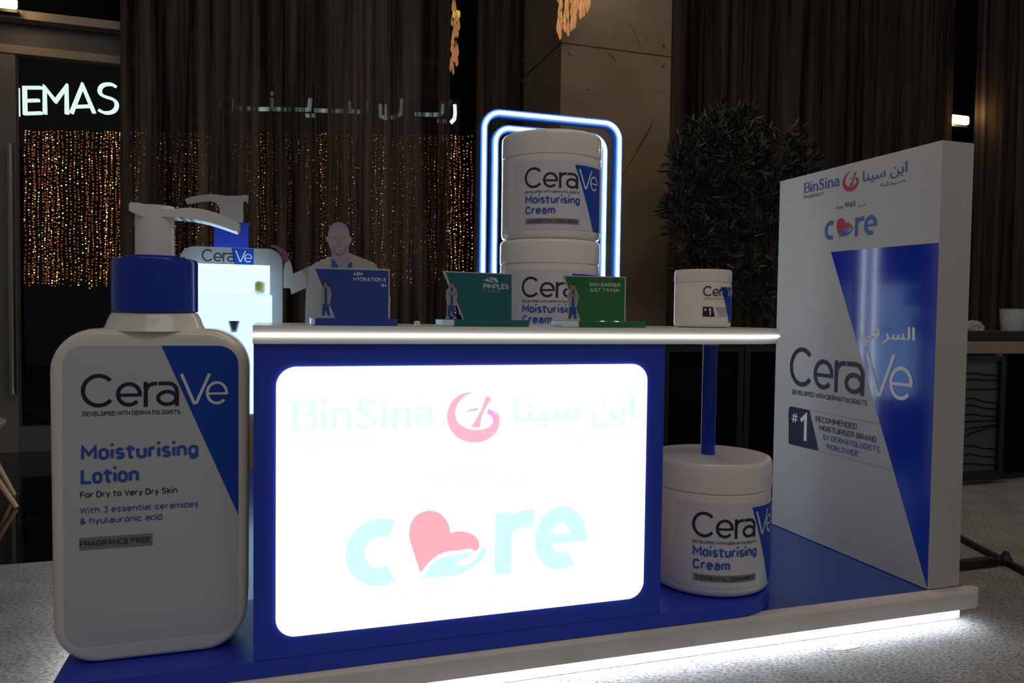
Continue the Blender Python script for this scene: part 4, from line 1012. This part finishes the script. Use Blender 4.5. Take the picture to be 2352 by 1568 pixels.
MB().box(xl, xr2, DY-.005, DY+.165, zb_, zs2-.001).build('lower_lightbox', 'lit_box', ds)
MB().box(xl, xr2, DY+.075, DY+.168, zs3+.001, zs0-.001).build('middle_lightbox', 'lit_dim', ds)
MB().box(xl+.02, xr2-.02, DY+.02, DY+.19, .151, zb_-.001).build('cabinet', 'wood', ds)
# can on the shelf
q = gd(596.5, 660); cz = zs1+.0008; ch_ = gd(596, 645)[1]-cz; cr = (gd(609, 660)[0]-gd(584, 660)[0])/2
t = thing('drink_can', 'small yellow and silver can on the upper shelf of the lit display', 'can', (q[0], DY+.06, cz))
C_ = (q[0], DY+.06)
MB().lathe([(cr*.86, cz), (cr, cz+ch_*.08), (cr, cz+ch_*.9), (cr*.86, cz+ch_*.98), (cr*.85, cz+ch_), (.001, cz+ch_*.985)], C_, 32).build('can_body', 'can_w', t, smooth=40)
a_ = Art()
for u0, u1 in ((-.95, .1), (.35, 1.3)): a_.poly([(u0*cr, ch_*(.12 if u0 > 0 else .3)), (u1*cr, ch_*.3), (u1*cr, ch_*.86), (u0*cr, ch_*.86)], 'can_y', 1)
wr = wrap(cr)
a_.laid('can_print', lambda u, v, h: (C_[0]+wr(u, v, h)[0], C_[1]+wr(u, v, h)[1], cz+v), t, du=cr*.2)
# tapered steel cup on the lower shelf
q0 = gd(537, 737); r_ = (gd(551, 740)[0]-gd(524, 740)[0])/2
t = thing('steel_cup', 'small grey tapered cup on the lower shelf of the lit display', 'cup', (q0[0], DY+.03, zs3+.002))
MB().lathe([(r_*.35, zs3+.002), (r_*.5, zs3+.004), (r_, q0[1]), (r_*.93, q0[1]), (r_*.4, zs3+.008), (.001, zs3+.008)], (q0[0], DY+.03), 32).build('cup_body', 'grey_metal', t, smooth=40)

# ================================================================== STANDEES
SY = 5.76
zs = zoomed(PY(SY), 3.336, 250, 430)
st = thing('bottle_standee', 'flat cut-out board of a white pump bottle behind the lit shelves', 'standee', (-.23, SY, .15))
c0 = zs(550, 600)[0]; xL = PY(SY)(412, 600)[0]; xR = zs(1331, 700)[0]; zT = (zs(640, 452)[1]+zs(1180, 468)[1])/2
MB().prism(rrect(xL, xR, .1515, zT, .10, 8), SY, SY+.02, axis='y').build('body_board', 'coat', st)
x0, x1 = zs(806, 300)[0], zs(1071, 300)[0]
MB().prism([(x0, zT+.0005), (x1, zT+.0005), (x1, zs(1000, 272)[1]), (x0, zs(1000, 272)[1])], SY, SY+.02, axis='y').build('cap_board', 'blue_panel', st)
PP = [(582, 92), (600, 80), (680, 62), (760, 53), (830, 55), (900, 65), (990, 65), (1035, 58), (1070, 62), (1070, 105), (1030, 108), (1030, 270), (850, 270), (848, 165), (836, 135), (812, 115), (780, 107), (720, 110), (600, 130)]
MB().prism([zs(*p) for p in reversed(PP)], SY, SY+.02, axis='y').build('pump_board', 'coat', st)
a = Art(); zp = zoomed(PY(SY), 3.336, 250, 430)
bx, bz = zp(1110, 470)[0], zT-.004
dxy = zp(940, 455)[0]
a.poly([(dxy, bz), (bx, bz-.95), (bx, bz)], 'blue_print', 1)
a.logo(*b3(zp, (713, 567), (713, 471), (1097, 540)), lay=2)
a.text('DEVELOPED WITH DERMATOLOGISTS', *b3(zp, (722, 586), (722, 577), (974, 580)), 'ink_black', .15, 2)
a.laid('board_print', on_y(SY, .0008), st)

SY2 = 5.72
zq = zoomed(PY(SY2), 5.2275, 600, 480)
pers = thing('person_standee', 'flat cut-out board of a smiling bald person in a lab coat, one hand raised', 'standee', (zq(1000, 1000)[0], SY2, .15))
fx0, fx1 = zq(528, 1400)[0], zq(1545, 1400)[0]
coat = [(265, 945), (350, 950), (362, 1025), (540, 945), (530, 1200), (528, 1400)]
coat_r = [(1548, 1400), (1552, 1130), (1556, 1080), (1548, 1040), (1500, 950), (1440, 790), (1400, 705), (1350, 640), (1240, 598), (1100, 545), (1048, 518), (1000, 600), (900, 600), (850, 568), (790, 577), (718, 625), (660, 636), (600, 680), (385, 775), (372, 700), (345, 612), (285, 648), (268, 720)]
P = [zq(*p) for p in coat]+[(fx0, .1515), (fx1, .1515)]+[zq(*p) for p in coat_r]
MB().prism(P, SY2, SY2+.02, axis='y').build('coat_board', 'coat', pers)
head = [(850, 570), (846, 500), (828, 470), (812, 425), (798, 400), (780, 370), (778, 340), (792, 325), (800, 330), (808, 260), (828, 205), (870, 168), (925, 156), (985, 170), (1030, 205), (1055, 260), (1062, 335), (1080, 330), (1088, 350), (1080, 395), (1062, 425), (1050, 440), (1048, 520), (1000, 600), (900, 600)]
MB().prism([zq(*p) for p in head], SY2-.002, SY2+.02, axis='y').build('head_board', 'skin_pale', pers)
hand = [(285, 645), (270, 600), (245, 560), (222, 520), (190, 485), (150, 462), (118, 450), (110, 440), (122, 430), (160, 432), (210, 450), (255, 470), (285, 495), (312, 535), (325, 575), (345, 612)]
MB().prism([zq(*p) for p in hand], SY2-.002, SY2+.018, axis='y').build('hand_board', 'hand', pers)
a = Art()
def pp(P, m_, l): a.poly([zq(*p) for p in P], m_, l)
pp([(852, 590), (900, 640), (935, 700), (848, 700)], 'scrub', 4)
pp([(1035, 700), (1060, 640), (1090, 640), (1095, 700)], 'scrub', 4)
pp([(850, 570), (1048, 520), (1060, 600), (1030, 700), (940, 720), (895, 650)], 'skin_pale', 3.5)
pp([(808, 262), (828, 205), (870, 168), (925, 156), (985, 170), (1030, 205), (1055, 262), (1030, 225), (980, 200), (925, 192), (870, 202), (832, 232)], 'scalp', 5)
pp([(845, 355), (880, 345), (905, 355), (880, 352)], 'skin_shade', 5); pp([(960, 355), (990, 343), (1025, 352), (990, 350)], 'skin_shade', 5)
pp([(852, 335), (875, 322), (912, 332), (880, 328)], 'skin_shade', 5.4); pp([(955, 332), (990, 320), (1030, 332), (990, 327)], 'skin_shade', 5.4)
pp([(925, 350), (945, 350), (955, 410), (935, 422), (910, 408)], 'skin_mid', 5)
pp([(885, 462), (915, 468), (945, 469), (975, 462), (985, 458), (970, 474), (945, 480), (908, 476)], 'teeth', 5.5)
pp([(850, 440), (890, 450), (940, 455), (990, 448), (1020, 430), (1030, 470), (1005, 530), (950, 565), (900, 555), (862, 500)], 'skin_shade', 4.6)
pp([(862, 447), (940, 460), (1010, 445), (1012, 480), (990, 520), (945, 540), (900, 530), (872, 495)], 'skin_mid', 5)
pp([(535, 700), (560, 760), (545, 940), (538, 940), (540, 800), (490, 730)], 'coat_line', 4)
pp([(720, 1000), (735, 1000), (730, 1300), (722, 1300)], 'coat_line', 4)
pp([(850, 590), (848, 700), (800, 760), (835, 700), (830, 600)], 'coat_line', 4.2)
for i in range(4):
    pp([(235+i*16, 505+i*10), (250+i*18, 560+i*8), (246+i*18, 562+i*8)], 'hair', 4+i*.1)
a.laid('figure_print', on_y(SY2-.0022, .0004), pers)

# ================================================================== OLIVE TREE
tr_ = thing('olive_tree', 'dark potted olive tree with a wide leafy crown between the column and the white panel', 'tree', (3.85, 5.35, 0))
rnd = random.Random(12); lf = MB()
gt = PY(5.35)
clusters = []
for px, py, rr in ((1665, 300, 45), (1700, 290, 30), (1620, 340, 55), (1690, 360, 70), (1790, 340, 55), (1840, 390, 40), (1600, 430, 55), (1650, 450, 70), (1730, 460, 80), (1810, 470, 70), (1590, 540, 50), (1660, 560, 70), (1750, 570, 70), (1640, 650, 60), (1720, 660, 60), (1760, 400, 60), (1600, 620, 40), (1560, 480, 30), (1860, 440, 25), (1570, 370, 30)):
    x, z = gt(px, py); clusters.append((x, z, rr/1740*5.9))
br = MB()
br.tube([(3.85, 5.35, .4), (3.86, 5.36, .9), (3.83, 5.33, 1.3)], .04, 8, rs=[.05, .042, .035])
for x, z, r_ in clusters: br.tube([(3.83, 5.33, 1.25), ((3.83+x)/2+.05, 5.35, (1.25+z)/2-.05), (x, 5.35, z)], .01, 5, rs=[.02, .012, .005])
def leaf(mb, p, d, L, W, mi):
    d = d.normalized(); s_ = d.cross(Vector((rnd.uniform(-1, 1), rnd.uniform(-1, 1), rnd.uniform(-1, 1)))).normalized(); n_ = d.cross(s_)
    mb.add([p, p+d*L*.3+s_*W*.8, p+d*L*.65+s_*W*.7, p+d*L, p+d*L*.65-s_*W*.7, p+d*L*.3-s_*W*.8, p+d*L*.5+n_*W*.4], [(0, 1, 6), (1, 2, 6), (2, 3, 6), (3, 4, 6), (4, 5, 6), (5, 0, 6)], mi)
for x, z, r_ in clusters:
    for k in range(int(20+r_*330)):
        v = Vector((rnd.gauss(0, 1), rnd.gauss(0, 1), rnd.gauss(0, 1))).normalized()*r_*rnd.uniform(.35, 1.08)
        p = Vector((x, 5.35, z))+v; d = (v.normalized()+Vector((rnd.uniform(-.6, .6), rnd.uniform(-.6, .6), rnd.uniform(-.2, .9)))).normalized()
        for j in range(5):
            leaf(lf, p+d*j*.018, d+Vector((rnd.uniform(-.9, .9), rnd.uniform(-.9, .9), rnd.uniform(-.4, .6))), rnd.uniform(.06, .105), .010, 0 if rnd.random() < .28 else 1)
lf.build('foliage', ['leaf', 'leaf_dark'], tr_); br.build('trunk', 'bark', tr_, smooth=60)
MB().lathe([(.20, .002), (.24, .05), (.27, .42), (.28, .44), (.25, .44), (.24, .40), (.01, .40)], (3.85, 5.35), 32).build('pot', 'black', tr_, smooth=40)

# black framed metal screen behind the pole
def screen(label, x0, x1, y, z0, z1_, panel, seed, wires=True):
    t = thing('patterned_screen', label, 'screen', ((x0+x1)/2, y, z0)); rnd_ = random.Random(seed); w_ = .05
    MB().box(x0, x0+w_, y, y+.06, z0, z1_).box(x1-w_, x1, y, y+.06, z0, z1_).box(x0+w_, x1-w_, y, y+.06, z0, z0+.06).box(x0+w_, x1-w_, y, y+.06, z1_-.04, z1_).build('frame', 'black', t)
    MB().box(x0+w_, x1-w_, y+.03, y+.04, z0+.06, z1_-.04).build('panel', panel, t)
    mb = MB(); z = z0+.12
    while z < z1_-.1:
        c_ = rnd_.uniform(-.05, .09)
        mb.tube([(x0+w_, y+.02, z), (x0+w_+(x1-x0)*.25, y+.02, z+.01+c_*.3), (x0+(x1-x0)*.6, y+.02, z+c_*.7), (x1-w_, y+.02, z+c_)], .004, 6); z += rnd_.uniform(.05, .075)
    if wires: mb.build('wire_pattern', 'black_matt', t)
    return t
q0 = aty((1712, 805), 5.0); q1 = aty((1800, 1100), 5.0)
q2 = aty((1505, 805), 5.0)
screen('black solid screen behind the counter end and the blue pole, nearest the jar', q2.x+.07, q0.x-.01, 5.0, .002, q0.z+.03, 'black_matt', 4, wires=False)
screen('black framed screen half hidden behind the left edge of the white panel', q0.x, q0.x+.75, 5.0, .002, q0.z+.03, 'black_matt', 3)

# ================================================================== RIGHT: TABLE, CUP, BAG, TRAY, SCREEN
TY = 4.45
gt_ = PY(TY)
xa = gt_(2228, 800)[0]; xleg0 = gt_(2289, 1000)[0]-.03; zt0 = gt_(2300, 812)[1]; zt1 = gt_(2300, 784)[1]
tb = thing('service_table', 'pale topped service table at the right edge behind the white panel', 'table', (xa+.5, TY+.35, 0))
MB().box(xa-.35, xa+1.6, TY-.01, TY+.7, zt0, zt1).build('tabletop', 'table_white', tb, bevel=.004)
xw0, xw1 = gt_(2289.5, 850)[0], gt_(2301, 850)[0]
MB().box(xw0, xw1, TY, TY+.03, .08, zt0-.001).build('corner_post', 'table_white', tb)
MB().box(xw1+.001, xa+1.55, TY+.015, TY+.6, .05, zt0-.001).build('cabinet_body', 'black_matt', tb)
MB().box(xw0+.01, xa+1.5, TY+.03, TY+.58, .002, .049).build('plinth', 'black', tb)
screen('black metal screen with curved wires over grey glass, left of the service table', gt_(2180, 900)[0], gt_(2287, 850)[0], TY-.09, .04, zt0-.012, 'screen_grey', 8)
tray0 = gt_(2222, 783)[1]; tray1 = gt_(2300, 760)[1]
t = thing('serving_tray', 'flat black tray on the service table under the paper cup', 'tray', (xa+.35, TY+.2, zt1))
MB().box(xa-.05, xa+.95, TY+.0, TY+.45, zt1+.001, tray1).build('tray_body', 'black', t, bevel=.008)
g2 = PY(TY+.15); cz0 = tray1+.001; cx_ = g2(2328, 740)[0]; r1 = (g2(2351, 712)[0]-g2(2306, 712)[0])/2; r0 = r1*.8; cz1 = g2(2328, 709)[1]
t = thing('paper_cup', 'pale paper cup standing on the black tray at the right edge', 'cup', (cx_, TY+.15, cz0))
MB().lathe([(r0, cz0), (r0*1.01, cz0+.003), (r1*.97, cz1-.006), (r1*.95, cz1-.006), (r0*.95, cz0+.006), (.001, cz0+.006)], (cx_, TY+.15), 40).build('cup_wall', 'paper', t, smooth=40)
MB().tube([(cx_+r1*math.cos(i*PI/16)*.975, TY+.15+r1*math.sin(i*PI/16)*.975, cz1-.004) for i in range(32)], .0025, 6, closed=True).build('cup_rim', 'paper', t, smooth=60)
mb = MB(); bx_ = g2(2240, 745)[0]; rb = random.Random(6); rings = []
for k in range(7):
    el = k/6; rr = .085*math.cos(el*1.35)**.7; rings.append([(bx_+rr*(1+rb.uniform(-.2, .2))*math.cos(i*PI/9), TY+.16+rr*.8*(1+rb.uniform(-.2, .2))*math.sin(i*PI/9), cz0+.075*math.sin(el*1.4)*(1+rb.uniform(-.12, .12))) for i in range(18)])
mb.rings(rings); tag(mb.build('paper_bag', 'bag'), 'crumpled white paper bag on the black tray beside the panel edge', 'bag')
mb = MB(); lx = g2(2338, 752)[0]
for k in range(7):
    d = Vector((rb.uniform(-1, 1), rb.uniform(-.6, .2), rb.uniform(.05, .5))).normalized(); p = Vector((lx, TY+.03, cz0+.006))
    s_ = d.cross(Vector((0, 0, 1))).normalized(); mb.add([p, p+d*.03+s_*.012, p+d*.055, p+d*.03-s_*.012], [(0, 1, 2), (0, 2, 3)])
tag(mb.build('herb_sprig', 'green'), 'small green herb sprig in front of the paper cup', 'herb')

# black stand leg and cable on the carpet at the right
a0, a1 = atz((2190, 1222), .03), atz((2400, 1330), .03)
t = thing('stand_leg', 'long black metal stand leg lying across the carpet right of the platform', 'stand', (a0.x, a0.y, 0))
d = (a1-a0).normalized(); s_ = Vector((-d.y, d.x, 0))*.014
mb = MB(); mb.add([a0+s_+Vector((0, 0, z)) for z in (-.028, 0)]+[a0-s_+Vector((0, 0, z)) for z in (-.028, 0)]+[a1+s_+Vector((0, 0, z)) for z in (-.028, 0)]+[a1-s_+Vector((0, 0, z)) for z in (-.028, 0)],
                  [(0, 1, 3, 2), (4, 5, 7, 6), (0, 1, 5, 4), (2, 3, 7, 6), (0, 2, 6, 4), (1, 3, 7, 5)])
mb.build('long_bar', 'cable', t)
b0, b1 = atz((2208, 1298), .02), atz((2282, 1290), .02)
MB().box(b0.x-.05, b1.x, b1.y-.02, b1.y+.02, .002, .045).build('foot_bar', 'cable', t)
j_ = atz((2310, 1288), .02)
MB().lathe([(.03, .002), (.032, .03), (.02, .05), (.012, .07)], (j_.x, j_.y), 16).box(j_.x-.07, j_.x+.02, j_.y-.012, j_.y+.012, .012, .036).build('joint_knob', 'cable', t)

# ================================================================== LEFT: CHAIR
t = thing('shell_chair', 'white shell chair with splayed wooden legs at the left edge', 'chair', (-1.92, 5.55, 0))
ccx, ccy = -1.91, 5.55; rings = []
for k, (rr, z) in enumerate(((.02, .44), (.16, .445), (.24, .46), (.285, .49), (.30, .52), (.295, .525), (.275, .50), (.22, .472), (.12, .46), (.02, .458))):
    rings.append([(ccx+rr*math.cos(i*PI/20), ccy+rr*math.sin(i*PI/20), z) for i in range(40)])
MB().rings(rings).build('seat', 'chair_white', t, smooth=60)
rings = []
for a_, z in ((.95, .50), (1.0, .62), (1.05, .74), (1.0, .84)):
    rings.append([(ccx-.27*a_+(.10 if abs(i-6) > 4 else .02*abs(i-6)), ccy-.22+.44*i/12, z) for i in range(13)]+[(ccx-.285*a_+(.10 if abs(i-6) > 4 else .02*abs(i-6)), ccy-.22+.44*i/12, z) for i in reversed(range(13))])
MB().rings(rings).build('backrest', 'chair_white', t, smooth=60)
for lx, ly, fx, fy in ((.13, -.10, .40, -.14), (.13, .10, .28, .24), (-.13, -.10, -.28, -.24), (-.13, .10, -.28, .24)):
    MB().tube([(ccx+lx, ccy+ly, .445), (ccx+fx, ccy+fy, .002)], .02, 10, rs=[.024, .016]).build('leg', 'wood', t, smooth=60)

# carpet stain
q = atz((1942, 1486), .001)
o = MB().add([(q.x+.06*math.cos(i*PI/8)*(1+.2*math.sin(i*3)), q.y+.022*math.sin(i*PI/8)*(1+.2*math.cos(i*5)), .0012) for i in range(16)], [tuple(range(16))]).build('carpet_stain', 'spot')
tag(o, 'beige blotch on the carpet in front of the lit skirt', 'stain')
